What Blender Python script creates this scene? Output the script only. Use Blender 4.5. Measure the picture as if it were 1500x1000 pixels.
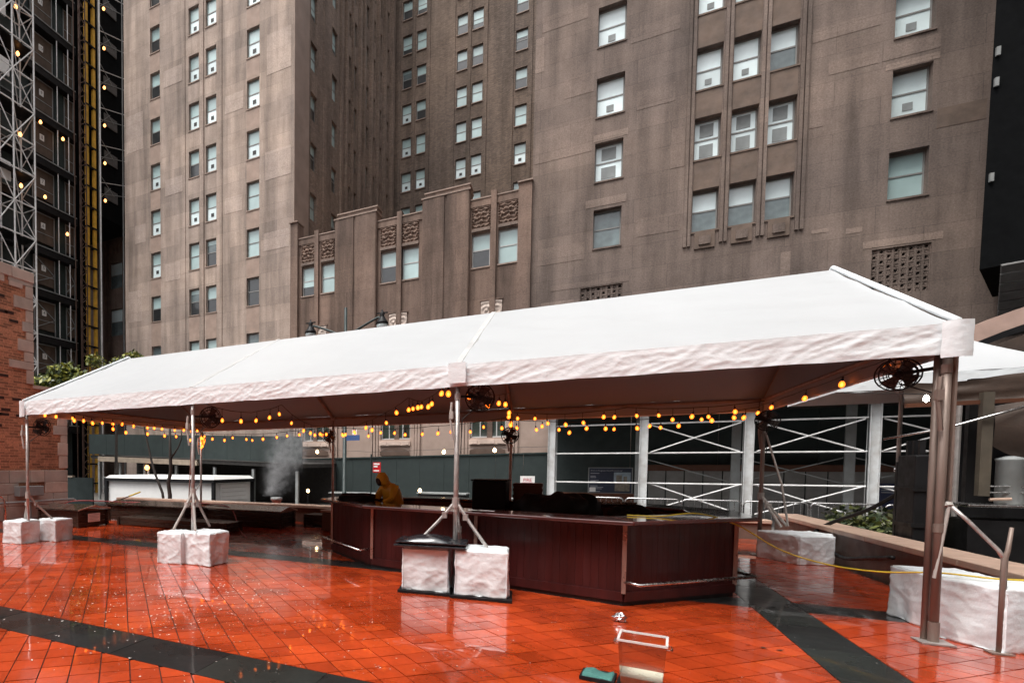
import bpy, bmesh, math, random
from mathutils import Vector, Matrix, noise
random.seed(7)
for o in list(bpy.data.objects): bpy.data.objects.remove(o)
SC = bpy.context.scene
COL = SC.collection
PI = math.pi

# ------------------------------------------------------------------ camera
YAW, PITCH, ROLL = 0.51726, -0.03985, 0.00307
r = Vector((math.cos(YAW), math.sin(YAW), 0)); fw = Vector((-math.sin(YAW), math.cos(YAW), 0)); up = Vector((0, 0, 1))
f2 = fw * math.cos(PITCH) + up * math.sin(PITCH); u2 = up * math.cos(PITCH) - fw * math.sin(PITCH)
r3 = r * math.cos(ROLL) + u2 * math.sin(ROLL); u3 = u2 * math.cos(ROLL) - r * math.sin(ROLL)
cam = bpy.data.cameras.new('camera'); camo = bpy.data.objects.new('camera', cam); COL.objects.link(camo)
camo.matrix_world = Matrix(((r3.x, u3.x, -f2.x, 10.279), (r3.y, u3.y, -f2.y, -7.584), (r3.z, u3.z, -f2.z, 1.655), (0, 0, 0, 1)))
cam.sensor_fit = 'HORIZONTAL'; cam.sensor_width = 36
cam.lens = 806.77 / 1500 * 36
cam.shift_x = (750 - 398.63) / 1500; cam.shift_y = (714.22 - 500) / 1500
cam.clip_start = 0.05; cam.clip_end = 500
SC.camera = camo

# ------------------------------------------------------------------ world, sun, exposure (overcast, wet day)
W = bpy.data.worlds.new('World'); SC.world = W; W.use_nodes = True
nt = W.node_tree; nt.nodes.clear()
sky = nt.nodes.new('ShaderNodeTexSky'); sky.sky_type = 'NISHITA'; sky.sun_disc = False
SUN_EL, SUN_AZ = math.radians(66), math.radians(-25)          # azimuth of the sun measured from -Y towards -X
sky.sun_elevation = SUN_EL; sky.sun_rotation = math.radians(180 + 25)
sky.air_density = 1.0; sky.dust_density = 6.0; sky.ozone_density = 1.0
hsv = nt.nodes.new('ShaderNodeHueSaturation'); hsv.inputs['Saturation'].default_value = 0.22
bg = nt.nodes.new('ShaderNodeBackground'); bg.inputs[1].default_value = 0.15
wo = nt.nodes.new('ShaderNodeOutputWorld')
nt.links.new(sky.outputs[0], hsv.inputs['Color']); nt.links.new(hsv.outputs[0], bg.inputs[0]); nt.links.new(bg.outputs[0], wo.inputs[0])
sun = bpy.data.lights.new('sun', 'SUN'); sun.energy = 0.9; sun.angle = math.radians(25); sun.color = (1.0, 0.96, 0.9)
suno = bpy.data.objects.new('sun', sun); COL.objects.link(suno)
sd = Vector((-math.sin(-SUN_AZ) * math.cos(SUN_EL), -math.cos(SUN_AZ) * math.cos(SUN_EL), math.sin(SUN_EL)))  # towards the sun
suno.rotation_euler = sd.to_track_quat('Z', 'Y').to_euler(); suno.location = (0, -20, 40)
vs = SC.view_settings; vs.view_transform = 'Standard'; vs.look = 'None'; vs.exposure = 0.95; vs.gamma = 1.0; vs.use_curve_mapping = False

# ------------------------------------------------------------------ helpers
ORG = {}
class MB:
    def __init__(s): s.v = []; s.f = []; s.mi = []
    def face(s, pts, mi=0):
        n = len(s.v); s.v += [tuple(p) for p in pts]; s.f.append(tuple(range(n, n + len(pts)))); s.mi.append(mi); return s
    def box(s, x0, x1, y0, y1, z0, z1, mi=0):
        n = len(s.v)
        s.v += [(x0,y0,z0),(x1,y0,z0),(x1,y1,z0),(x0,y1,z0),(x0,y0,z1),(x1,y0,z1),(x1,y1,z1),(x0,y1,z1)]
        for q in ((0,3,2,1),(4,5,6,7),(0,1,5,4),(1,2,6,5),(2,3,7,6),(3,0,4,7)): s.f.append(tuple(n + i for i in q)); s.mi.append(mi)
        return s
    def hexa(s, p, mi=0):                       # eight corners, bottom ring then top ring
        n = len(s.v); s.v += [tuple(q) for q in p]
        for q in ((0,3,2,1),(4,5,6,7),(0,1,5,4),(1,2,6,5),(2,3,7,6),(3,0,4,7)): s.f.append(tuple(n + i for i in q)); s.mi.append(mi)
        return s
    def prism(s, poly, z0, z1, mi=0):           # polygon in plan, counter-clockwise
        n = len(s.v); k = len(poly)
        s.v += [(x, y, z0) for x, y in poly] + [(x, y, z1) for x, y in poly]
        s.f.append(tuple(n + i for i in reversed(range(k)))); s.mi.append(mi)
        s.f.append(tuple(n + k + i for i in range(k))); s.mi.append(mi)
        for i in range(k): s.f.append((n + i, n + (i + 1) % k, n + k + (i + 1) % k, n + k + i)); s.mi.append(mi)
        return s
    def bar(s, a, b, w, h=None, mi=0, side=None):   # rectangular bar between two points
        a = Vector(a); b = Vector(b); d = (b - a).normalized(); h = h or w
        u = Vector(side) if side else (Vector((0,0,1)) if abs(d.z) < .9 else Vector((0,1,0)))
        x = d.cross(u).normalized(); y = x.cross(d).normalized()
        c = [(-1,-1),(1,-1),(1,1),(-1,1)]
        return s.hexa([a + x*(w/2*i) + y*(h/2*j) for i, j in c] + [b + x*(w/2*i) + y*(h/2*j) for i, j in c], mi)
    def tube(s, pts, rad, n=8, mi=0, cap=True):
        pts = [Vector(p) for p in pts]; rr = rad if isinstance(rad, (list, tuple)) else [rad] * len(pts)
        base = len(s.v); x = None
        for i, p in enumerate(pts):
            d = (pts[min(i + 1, len(pts) - 1)] - pts[max(i - 1, 0)]).normalized()
            if x is None: x = d.orthogonal().normalized()
            x = (x - d * x.dot(d)).normalized(); y = d.cross(x)
            for k in range(n):
                a = 2 * PI * k / n; s.v.append(tuple(p + (x * math.cos(a) + y * math.sin(a)) * rr[i]))
        for i in range(len(pts) - 1):
            for k in range(n):
                s.f.append((base + i*n + k, base + i*n + (k+1) % n, base + (i+1)*n + (k+1) % n, base + (i+1)*n + k)); s.mi.append(mi)
        if cap:
            s.f.append(tuple(base + k for k in reversed(range(n)))); s.mi.append(mi)
            e = base + (len(pts) - 1) * n; s.f.append(tuple(e + k for k in range(n))); s.mi.append(mi)
        return s
    def lathe(s, prof, c, axis=(0, 0, 1), n=14, mi=0):   # profile of (radius, along axis)
        A = Vector(axis).normalized(); x = A.orthogonal().normalized(); y = A.cross(x); c = Vector(c); b = len(s.v)
        for rr, z in prof:
            for k in range(n):
                a = 2*PI*k/n; s.v.append(tuple(c + A*z + (x*math.cos(a) + y*math.sin(a)) * rr))
        for i in range(len(prof) - 1):
            for k in range(n):
                s.f.append((b+i*n+k, b+i*n+(k+1) % n, b+(i+1)*n+(k+1) % n, b+(i+1)*n+k)); s.mi.append(mi)
        s.f.append(tuple(b + k for k in reversed(range(n)))); s.mi.append(mi)
        e = b + (len(prof)-1)*n; s.f.append(tuple(e + k for k in range(n))); s.mi.append(mi)
        return s
    def grid(s, nu, nv, fn, mi=0):
        b = len(s.v)
        for j in range(nv + 1):
            for i in range(nu + 1): s.v.append(tuple(fn(i / nu, j / nv)))
        for j in range(nv):
            for i in range(nu):
                a = b + j*(nu+1) + i; s.f.append((a, a+1, a+nu+2, a+nu+1)); s.mi.append(mi)
        return s
    def mesh(s, name, mats, org=(0,0,0), smooth=False, bevel=0):
        me = bpy.data.meshes.new(name); o = Vector(org)
        me.from_pydata([(p[0]-o.x, p[1]-o.y, p[2]-o.z) for p in s.v], [], s.f)
        for m in (mats if isinstance(mats, (list, tuple)) else [mats]): me.materials.append(m)
        me.polygons.foreach_set('material_index', s.mi)
        if smooth: me.polygons.foreach_set('use_smooth', [True] * len(s.f))
        me.update(); return me
    def build(s, name, mats, parent=None, org=None, smooth=False, bevel=0):
        o0 = ORG[parent] if parent is not None else Vector(org or (0, 0, 0))
        ob = bpy.data.objects.new(name, s.mesh(name, mats, o0, smooth)); COL.objects.link(ob)
        ORG[ob] = o0
        if parent is not None: ob.parent = parent
        else: ob.location = o0
        if bevel:
            md = ob.modifiers.new('bevel', 'BEVEL'); md.width = bevel; md.segments = 2; md.limit_method = 'ANGLE'
        return ob
def tag(o, label=None, cat=None, group=None, kind=None):
    if label: o['label'] = label
    if cat: o['category'] = cat
    if group: o['group'] = group
    if kind: o['kind'] = kind
    return o
def thing(name, loc, label, cat, group=None):
    o = bpy.data.objects.new(name, None); COL.objects.link(o); o.location = loc; ORG[o] = Vector(loc); o.empty_display_size = .1
    return tag(o, label, cat, group)
def inst(name, me, parent, loc=(0,0,0), rot=(0,0,0), scale=(1,1,1)):   # a piece that shares its mesh; loc in world
    o = bpy.data.objects.new(name, me); COL.objects.link(o); o.parent = parent
    o.location = Vector(loc) - ORG[parent]; o.rotation_euler = rot; o.scale = scale; ORG[o] = Vector(loc); return o
def copy_tree(o, parent=None):
    c = o.copy(); COL.objects.link(c); c.parent = parent
    for ch in o.children: copy_tree(ch, c)
    return c
def text_mesh(txt, size, mat, align='CENTER'):
    cu = bpy.data.curves.new('text', 'FONT'); cu.body = txt; cu.size = size; cu.align_x = align; cu.align_y = 'CENTER'; cu.extrude = .001; cu.resolution_u = 2
    t = bpy.data.objects.new('text', cu); COL.objects.link(t); bpy.context.view_layer.update()
    me = bpy.data.meshes.new_from_object(t.evaluated_get(bpy.context.evaluated_depsgraph_get()))
    bpy.data.objects.remove(t); me.materials.clear(); me.materials.append(mat); return me
def N3(x, y, z): return noise.noise(Vector((x, y, z)))

# ------------------------------------------------------------------ materials
def newmat(name):
    m = bpy.data.materials.new(name); m.use_nodes = True; t = m.node_tree
    return m, t, t.nodes['Principled BSDF']
def nd(t, typ, **k):
    n = t.nodes.new(typ)
    for a, b in k.items():
        if hasattr(n, a): setattr(n, a, b)
        else: n.inputs[a.replace('_', ' ')].default_value = b
    return n
def coords(t, scale=(1,1,1), kind='Object'):
    c = t.nodes.new('ShaderNodeTexCoord'); mp = t.nodes.new('ShaderNodeMapping'); mp.inputs['Scale'].default_value = scale
    t.links.new(c.outputs[kind], mp.inputs[0]); return mp.outputs[0]
def tex_noise(t, co, scale, detail=5, rough=.55):
    n = t.nodes.new('ShaderNodeTexNoise'); n.inputs['Scale'].default_value = scale; n.inputs['Detail'].default_value = detail; n.inputs['Roughness'].default_value = rough
    t.links.new(co, n.inputs['Vector']); return n.outputs['Fac']
def ramp(t, fac, stops):
    n = t.nodes.new('ShaderNodeValToRGB'); e = n.color_ramp.elements
    while len(e) < len(stops): e.new(.5)
    for i, (p, c) in enumerate(stops):
        e[i].position = p; e[i].color = (*c, 1) if isinstance(c, (tuple, list)) else (c, c, c, 1)
    t.links.new(fac, n.inputs[0]); return n.outputs[0]
def mul(t, a, b, fac=1.0, typ='MULTIPLY'):
    n = t.nodes.new('ShaderNodeMixRGB'); n.blend_type = typ; n.inputs[0].default_value = fac
    for i, q in ((1, a), (2, b)):
        if isinstance(q, (tuple, list)): n.inputs[i].default_value = (*q, 1)
        else: t.links.new(q, n.inputs[i])
    return n.outputs[0]
def bumpn(t, b, fac, strength, dist=.02):
    n = t.nodes.new('ShaderNodeBump'); n.inputs['Strength'].default_value = strength; n.inputs['Distance'].default_value = dist
    t.links.new(fac, n.inputs['Height']); t.links.new(n.outputs[0], b.inputs['Normal']); return n
def M(name, col, rough=.6, metal=0., var=.18, ns=3., bump=0., bs=40., spec=.5, coat=0., stretch=(1,1,1), dirt=0., dcol=(.03,.025,.02), ds=1.3, rvar=.12, bdist=.01):
    m, t, b = newmat(name); co = coords(t, stretch)
    n = tex_noise(t, co, ns)
    c = ramp(t, n, [(.25, tuple(x*(1-var) for x in col)), (.75, tuple(min(1, x*(1+var)) for x in col))])
    if dirt:
        d = ramp(t, tex_noise(t, co, ds, 8, .65), [(.42, 0), (.7, dirt)]); mx = t.nodes.new('ShaderNodeMixRGB'); mx.inputs[2].default_value = (*dcol, 1)
        t.links.new(d, mx.inputs[0]); t.links.new(c, mx.inputs[1]); c = mx.outputs[0]
    t.links.new(c, b.inputs['Base Color'])
    rn = ramp(t, tex_noise(t, co, ns * 2.3), [(.3, max(0, rough-rvar)), (.7, min(1, rough+rvar))]); t.links.new(rn, b.inputs['Roughness'])
    b.inputs['Metallic'].default_value = metal; b.inputs['Specular IOR Level'].default_value = spec; b.inputs['Coat Weight'].default_value = coat
    if bump: bumpn(t, b, tex_noise(t, co, bs, 6), bump, bdist)
    return m
def stone(name, col, bw, bh, var=.16, stain=.45, bump=.25, axis='x', joint=.74, msize=.010):
    m, t, b = newmat(name)
    c = t.nodes.new('ShaderNodeTexCoord'); sp = t.nodes.new('ShaderNodeSeparateXYZ'); cb = t.nodes.new('ShaderNodeCombineXYZ')
    t.links.new(c.outputs['Object'], sp.inputs[0])
    ad = t.nodes.new('ShaderNodeMath'); ad.operation = 'ADD'; t.links.new(sp.outputs['X'], ad.inputs[0]); t.links.new(sp.outputs['Y'], ad.inputs[1])
    t.links.new(ad.outputs[0], cb.inputs[0]); t.links.new(sp.outputs['Z'], cb.inputs[1])
    br = t.nodes.new('ShaderNodeTexBrick'); br.offset = .5; br.inputs['Scale'].default_value = 1; br.inputs['Brick Width'].default_value = bw; br.inputs['Row Height'].default_value = bh
    br.inputs['Mortar Size'].default_value = msize; br.inputs['Mortar Smooth'].default_value = .2; br.inputs['Bias'].default_value = 0
    br.inputs['Color1'].default_value = (1-var, 1-var, 1-var, 1); br.inputs['Color2'].default_value = (1+var, 1+var*.9, 1+var*.8, 1); br.inputs['Mortar'].default_value = (joint, joint, joint, 1)
    t.links.new(cb.outputs[0], br.inputs['Vector'])
    co = coords(t)
    big = ramp(t, tex_noise(t, co, .16, 3), [(.3, (.82,.82,.84)), (.7, (1.14,1.1,1.06))])
    streak = ramp(t, tex_noise(t, coords(t, (1.1, 1.1, .09)), 1.0, 7, .62), [(.34, 1-stain), (.6, 1.04)])
    fine = ramp(t, tex_noise(t, co, 17, 8, .8), [(.34, .68), (.66, 1.28)])
    mott = ramp(t, tex_noise(t, co, 1.1, 8, .68), [(.36, (.86,.85,.84)), (.52, (1.0,1.0,1.0)), (.72, (1.12,1.11,1.1))])
    x = mul(t, col, br.outputs['Color']); x = mul(t, x, big); x = mul(t, x, mott); x = mul(t, x, streak); x = mul(t, x, fine)
    t.links.new(x, b.inputs['Base Color']); b.inputs['Roughness'].default_value = .85; b.inputs['Specular IOR Level'].default_value = .3
    hh = mul(t, tex_noise(t, co, 14, 7, .7), br.outputs['Fac'], .6, 'SUBTRACT')
    bumpn(t, b, hh, bump, .03); return m
def emis(name, col, s):
    m, t, b = newmat(name); b.inputs['Base Color'].default_value = (*col, 1); b.inputs['Emission Color'].default_value = (*col, 1); b.inputs['Emission Strength'].default_value = s; return m

m_tower = stone('limestone_warm', (.425,.345,.295), 2.3, 1.02, .13, .46)
m_block = stone('limestone_brown', (.205,.162,.140), 2.6, 1.02, .10, .42)
m_podium = stone('limestone_podium', (.205,.146,.118), 2.4, 1.35, .10, .55)
m_brickgrey = stone('court_brick', (.20,.152,.122), .22, .075, .22, .4, .5, joint=.65, msize=.012)
m_brickside = stone('court_brick_pale', (.27,.205,.165), .22, .075, .22, .35, .5, joint=.65, msize=.012)
m_spandrel = M('spandrel_stone', (.165,.118,.092), .85, var=.25, ns=1.5, bump=.2, dirt=.6, dcol=(.07,.055,.045), ds=1.6)
m_trim = M('pale_stone_trim', (.30,.225,.185), .85, var=.15, bump=.2, dirt=.4, dcol=(.12,.09,.07))
m_patch = stone('replacement_stone', (.222,.174,.149), 2.6, 1.02, .06, .3)
m_patch2 = stone('pale_replacement_stone', (.27,.212,.18), 2.6, 1.02, .06, .25)
m_carve = M('carved_stone', (.19,.125,.095), .85, var=.25, ns=4, bump=.3, dirt=.6, dcol=(.06,.045,.035))
m_church = stone('church_brick', (.46,.215,.13), .30, .082, .38, .3, .6, joint=1.35, msize=.012)
m_quoin = M('quoin_limestone', (.58,.45,.38), .85, var=.2, ns=1.5, bump=.25, dirt=.35, dcol=(.2,.15,.12))
m_quoin2 = M('quoin_limestone_grey', (.48,.40,.35), .85, var=.2, ns=1.5, bump=.25, dirt=.35, dcol=(.2,.15,.12))
m_steelwin = M('window_sash_grey', (.22,.22,.21), .5, var=.1)
m_whitewin = M('window_sash_pale', (.42,.42,.41), .5, var=.1)
def glassy(name, col, var=.1, ns=1.2, rough=.06):
    m, t, b = newmat(name); co = coords(t)
    n = tex_noise(t, co, ns, 4)
    oi = t.nodes.new('ShaderNodeObjectInfo')
    c = ramp(t, n, [(.3, tuple(x*(1-var) for x in col)), (.75, tuple(x*(1+var) for x in col))])
    c = mul(t, c, ramp(t, oi.outputs['Random'], [(0, .8), (1, 1.12)]))
    t.links.new(c, b.inputs['Base Color']); b.inputs['Roughness'].default_value = rough + .25; b.inputs['Specular IOR Level'].default_value = .5
    b.inputs['Coat Weight'].default_value = 1; b.inputs['Coat Roughness'].default_value = rough
    bumpn(t, b, tex_noise(t, co, .9, 2), .05, .05); return m
m_blind = glassy('window_blind_behind_glass', (.42,.57,.565))
m_bright = glassy('bright_blind_behind_glass', (.74,.87,.88))
m_dark = glassy('dark_window_glass', (.018,.02,.022), .5, 2)
m_midg = glassy('hazy_window_glass', (.12,.16,.165), .35, 2)
m_greenglass = glassy('green_window_glass', (.028,.045,.035), .6, 1.5)
m_vent = M('vent_dark', (.03,.03,.03), .6)
m_ventg = M('vent_grey', (.22,.24,.24), .6)
def vinyl(name, col, rough, bs, bstr, trans=.0):
    m, t, b = newmat(name); co = coords(t)
    c = ramp(t, tex_noise(t, co, .8, 6), [(.3, tuple(x*.95 for x in col)), (.7, col)])
    t.links.new(c, b.inputs['Base Color']); b.inputs['Roughness'].default_value = rough; b.inputs['Specular IOR Level'].default_value = .4
    w = tex_noise(t, coords(t, (1, 1, 1.6)), bs, 3, .5)
    n2 = tex_noise(t, co, bs * 4, 4, .6); mixn = mul(t, w, n2, .25, 'ADD')
    bumpn(t, b, mixn, bstr, .04); return m
m_vinyl = vinyl('white_tent_vinyl', (.465,.48,.49), .38, 1.1, .4)
m_val = vinyl('white_valance_vinyl', (.84,.89,.91), .42, 6, .22)
m_shade = vinyl('grey_roof_shade', (.24,.30,.34), .6, 1.2, .1)  # shade under the white roof, put into a grey colour
m_cover = M('white_weight_cover', (.80,.85,.87), .5, var=.04, ns=4, bump=.5, bs=7, bdist=.03, dirt=.55, dcol=(.40,.38,.37), ds=2.6)
m_alu = M('tent_aluminium', (.48,.45,.43), .45, .6, var=.25, ns=8, dirt=.3, dcol=(.2,.17,.15))
m_bronze = M('weathered_pole_metal', (.26,.20,.17), .55, .35, var=.3, ns=6, stretch=(1,1,.15), dirt=.3, dcol=(.1,.08,.06))
m_black = M('black_metal', (.011,.011,.012), .5, var=.4, spec=.22)
m_blackpl = M('black_wet_plastic', (.022,.026,.03), .2, var=.3, bump=.1, bs=6, coat=.6)
m_strap = M('grey_webbing', (.40,.38,.35), .8)
m_bulb = emis('lit_bulb_core', (1.0, .40, .10), 5)
m_amber, _t, _b = newmat('amber_bulb_glass'); _e = _t.nodes.new('ShaderNodeEmission'); _e.inputs[0].default_value = (1.0,.17,.015,1); _e.inputs[1].default_value = 2.6; _tr = _t.nodes.new('ShaderNodeBsdfTransparent'); _tr.inputs[0].default_value = (1.0,.8,.5,1); _mx = _t.nodes.new('ShaderNodeMixShader'); _mx.inputs[0].default_value = .6
_t.links.new(_tr.outputs[0], _mx.inputs[1]); _t.links.new(_e.outputs[0], _mx.inputs[2]); _t.links.new(_mx.outputs[0], _t.nodes['Material Output'].inputs[0])
m_bulbw = emis('lit_lamp_glass', (1.0, .66, .32), 7)
m_lampw = emis('work_lamp_glass', (1.0, .40, .12), 2.6)
m_cord = M('black_rubber_cord', (.012,.012,.012), .55)
m_bar = M('wet_mahogany_boards', (.048,.0095,.009), .40, var=.4, ns=2, stretch=(3,3,.4), bump=.15, bs=14, coat=.08, spec=.3)
m_bartop = M('wet_mahogany_top', (.075,.022,.02), .14, var=.35, ns=2.5, bump=.1, bs=9, coat=.9, rvar=.1)
m_kick = M('black_toe_kick', (.012,.012,.012), .6)
m_copper = M('copper_brown_panel', (.16,.062,.035), .4, .3, var=.4, ns=2.5, dirt=.5)
m_ss = M('stainless_steel', (.55,.54,.53), .25, 1., var=.12, ns=10)
m_tarp = M('black_tarpaulin', (.009,.0085,.009), .55, spec=.25, var=.4, bump=.5, bs=7)
m_green = M('dark_green_plywood', (.017,.028,.027), .7, var=.2, ns=1.2, bump=.1, bs=20, dirt=.25, dcol=(.012,.02,.02))
m_greenpost = M('dark_green_paint', (.014,.027,.026), .5, var=.2)
m_whitepost = M('white_painted_steel', (.60,.62,.62), .5, var=.1, ns=3, dirt=.45, dcol=(.24,.19,.16), ds=2.5)
m_greypost = M('grey_painted_steel', (.27,.29,.29), .55, var=.15, dirt=.4, dcol=(.14,.12,.1))
m_whitetube = M('galvanised_tube', (.74,.74,.73), .5, .0, var=.2, ns=5)
m_greywall = M('grey_corrugated_panel', (.26,.26,.25), .7, var=.15, dirt=.4, dcol=(.13,.12,.11))
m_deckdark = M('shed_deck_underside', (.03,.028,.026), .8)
m_beam = M('shed_beam_timber', (.33,.27,.21), .8, var=.25, bump=.2)
m_planter = M('wet_dark_timber', (.035,.024,.018), .33, var=.4, ns=3, stretch=(.5,.5,4), bump=.25, bs=16, coat=.3)
m_planterlid = M('wet_dark_timber_lid', (.04,.028,.022), .22, var=.35, bump=.15, coat=.6)
m_cap = M('tan_stone_coping', (.46,.32,.245), .55, var=.15, ns=3, bump=.2, dirt=.35, dcol=(.25,.17,.13), coat=.15)
m_capwall = M('brown_stone_wall', (.14,.092,.07), .55, var=.25, ns=2, bump=.3, dirt=.4)
m_asph = M('wet_asphalt', (.05,.05,.052), .3, var=.25, bump=.2, bs=30)
m_leaf1 = M('leaf_yellow_green', (.27,.27,.045), .5, var=.35, ns=2)
m_leaf2 = M('leaf_mid_green', (.12,.145,.03), .5, var=.35, ns=2)
m_leaf3 = M('leaf_dark_green', (.035,.055,.022), .5, var=.35, ns=2)
m_leafp = M('leaf_pale_shrub', (.17,.18,.09), .5, var=.35, ns=2)
m_bark = M('wet_bark', (.03,.024,.02), .7, var=.35, bump=.4)
m_rain = M('yellow_raincoat', (.85,.50,.04), .35, var=.15, bump=.3, bs=9)
m_face = M('dark_face_covering', (.035,.024,.02), .7)
m_red = M('red_sign_enamel', (.50,.015,.02), .4)
m_signw = M('white_sign_face', (.80,.80,.78), .5, var=.04)
m_redink = M('red_ink', (.55,.03,.06), .6)
m_pinkink = M('faded_pink_ink', (.72,.42,.44), .6)
m_navy = M('navy_board', (.022,.032,.06), .4, var=.15)
m_txt = M('grey_print', (.42,.44,.48), .6)
m_skyprint = M('printed_photo_sky', (.30,.38,.44), .5, var=.25, ns=4)
m_bldprint = M('printed_photo_building', (.22,.20,.16), .5, var=.5, ns=9)
m_hose = M('yellow_hose', (.60,.42,.03), .45)
m_redcable = M('red_cable', (.33,.05,.05), .5)
m_netting = M('black_netting', (.0035,.004,.0045), .95, var=.3, spec=.1)
m_blackgreen = M('dark_green_steel', (.028,.042,.042), .6, var=.3)
m_ply = M('weathered_plywood', (.105,.075,.055), .8, var=.35, ns=1.5, stretch=(1,1,.6), dirt=.4)
m_yellow = M('yellow_hoist_rail', (.72,.40,.05), .5, var=.25, ns=3)
m_rust = M('rusty_lattice', (.10,.058,.042), .7, var=.3)
m_softgrey = M('grey_slatted_soffit', (.10,.098,.095), .7, var=.3)
m_tanband = M('tan_rendered_band', (.42,.29,.24), .8, var=.15, ns=3, bump=.15)
m_foil = M('crumpled_foil', (.75,.75,.77), .22, 1., var=.1)
m_sponge = M('green_cloth', (.05,.16,.14), .9, var=.3, bump=.5, bs=30)
m_milk = M('milky_liquid', (.66,.68,.55), .3, var=.1)
m_petal = M('pale_petal_litter', (.62,.56,.52), .5, var=.3, ns=30)
m_deadleaf = M('wet_dead_leaf', (.045,.018,.013), .4, var=.4)
m_stall = M('stained_brown_canvas', (.07,.046,.034), .6, var=.4, ns=2.5, bump=.3, dirt=.5)
m_stallpost = M('weathered_stall_timber', (.085,.07,.05), .7, var=.35, dirt=.4)
# ------------------------------------------------------------------ wet paving materials
def wet(name, col, var, rlo, rhi, bumps=.35, coat=1.0):
    m, t, b = newmat(name); co = coords(t, kind='Object')
    g = t.nodes.new('ShaderNodeNewGeometry'); oi = t.nodes.new('ShaderNodeObjectInfo')
    a = t.nodes.new('ShaderNodeMath'); a.operation = 'ADD'; t.links.new(g.outputs['Random Per Island'], a.inputs[0]); t.links.new(oi.outputs['Random'], a.inputs[1])
    fr = t.nodes.new('ShaderNodeMath'); fr.operation = 'FRACT'; t.links.new(a.outputs[0], fr.inputs[0])
    wc = t.nodes.new('ShaderNodeNewGeometry'); mp = t.nodes.new('ShaderNodeMapping'); t.links.new(wc.outputs['Position'], mp.inputs[0]); P = mp.outputs[0]
    c = ramp(t, fr.outputs[0], [(0, tuple(x*(1-var) for x in col)), (.5, col), (1, (col[0]*(1+var), col[1]*(1+var*1.6), col[2]*(1+var)))])
    fine = ramp(t, tex_noise(t, P, 16, 8, .75), [(.3, .78), (.7, 1.1)]); c = mul(t, c, fine)
    big = ramp(t, tex_noise(t, P, .9, 7, .66), [(.34, .62), (.62, 1.06)]); c = mul(t, c, big)
    t.links.new(c, b.inputs['Base Color'])
    pud = ramp(t, tex_noise(t, P, .9, 5, .6), [(.4, rlo), (.62, rhi)]); t.links.new(pud, b.inputs['Roughness'])
    b.inputs['Specular IOR Level'].default_value = .12; b.inputs['Coat Weight'].default_value = coat; b.inputs['Coat IOR'].default_value = 1.46
    cr = ramp(t, tex_noise(t, P, .8, 5, .6), [(.44, .01), (.66, .16)]); t.links.new(cr, b.inputs['Coat Roughness'])
    h = mul(t, tex_noise(t, P, 5, 3), tex_noise(t, P, 38, 4), .25, 'ADD')
    bumpn(t, b, h, bumps, .006)
    n2 = t.nodes.new('ShaderNodeBump'); n2.inputs['Strength'].default_value = bumps * .5; n2.inputs['Distance'].default_value = .005
    t.links.new(tex_noise(t, P, 3.5, 2), n2.inputs['Height']); t.links.new(n2.outputs[0], b.inputs['Coat Normal'])
    return m
m_tile = wet('wet_terracotta_tile', (.49,.055,.012), .20, .2, .45)
m_band = wet('wet_slate_band', (.020,.021,.021), .25, .2, .45, .35, .6)
m_grout = M('dark_wet_grout', (.022,.010,.008), .4)

# ------------------------------------------------------------------ ground, plaza
STZ = -0.6
g = MB(); g.face([(-300,-200,STZ-.02),(300,-200,STZ-.02),(300,400,STZ-.02),(-300,400,STZ-.02)])
tag(g.build('ground', M('city_ground', (.06,.058,.055), .5)), kind='structure')
g = MB(); g.box(-60, 60, 9.3, 16.2, STZ-.3, STZ); tag(g.build('street', m_asph), kind='structure')
g = MB(); g.box(-60, 60, 16.2, 24, STZ-.3, STZ+.12); tag(g.build('pavement', M('wet_concrete_pavement', (.24,.23,.22), .35, bump=.15, bs=20)), kind='structure')

PX0, PX1, PY0, PY1 = -4.6, 14.05, -8.6, 8.9
g = MB(); g.box(PX0, PX1, PY0, PY1, STZ-.4, -.010)
plaza = tag(g.build('plaza', m_grout), kind='structure')
XB = [(-4.13,-3.58), (.86,1.40), (5.85,6.39)]; YB = [(12.03,12.52)]
def clip(poly, x0, x1, y0, y1):
    for ax, lim, sg in ((0,x0,1),(0,x1,-1),(1,y0,1),(1,y1,-1)):
        out = []
        for i in range(len(poly)):
            a, b = poly[i], poly[(i+1) % len(poly)]; ia = sg*(a[ax]-lim) >= 0; ib = sg*(b[ax]-lim) >= 0
            if ia: out.append(a)
            if ia != ib:
                k = (lim - a[ax]) / (b[ax] - a[ax]); out.append((a[0]+(b[0]-a[0])*k, a[1]+(b[1]-a[1])*k))
        poly = out
        if len(poly) < 3: return []
    return poly
def area(p): return abs(sum(p[i][0]*p[(i+1) % len(p)][1]-p[(i+1) % len(p)][0]*p[i][1] for i in range(len(p)))) / 2
def inset(p, d):
    cx = sum(q[0] for q in p)/len(p); cy = sum(q[1] for q in p)/len(p)
    R_ = math.sqrt(area(p)); k = max(.6, 1 - d / max(R_, .02) * 2); return [(cx+(q[0]-cx)*k, cy+(q[1]-cy)*k) for q in p]
xs = [PX0] + [v for b in YB for v in b] + [PX1]; ys = [PY0] + [v for b in XB for v in b] + [PY1]
fields = [(xs[i]+.004, xs[i+1]-.004, ys[j]+.004, ys[j+1]-.004) for i in range(0, len(xs), 2) for j in range(0, len(ys), 2)]
P_ = .2335; V0, W0 = -9.01, 5.0; S2 = math.sqrt(.5); near = []; rest = MB()
def to_cam(x, y, z=0):
    d = Vector((x, y, z)) - camo.matrix_world.translation
    return d.dot(r3), d.dot(u3), d.dot(f2)
full = MB(); hs = P_/2 - .0052
full.prism([(-hs*S2*2,0),(0,-hs*S2*2),(hs*S2*2,0),(0,hs*S2*2)], -.03, 0)
ME_TILE = full.mesh('tile', m_tile)
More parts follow.
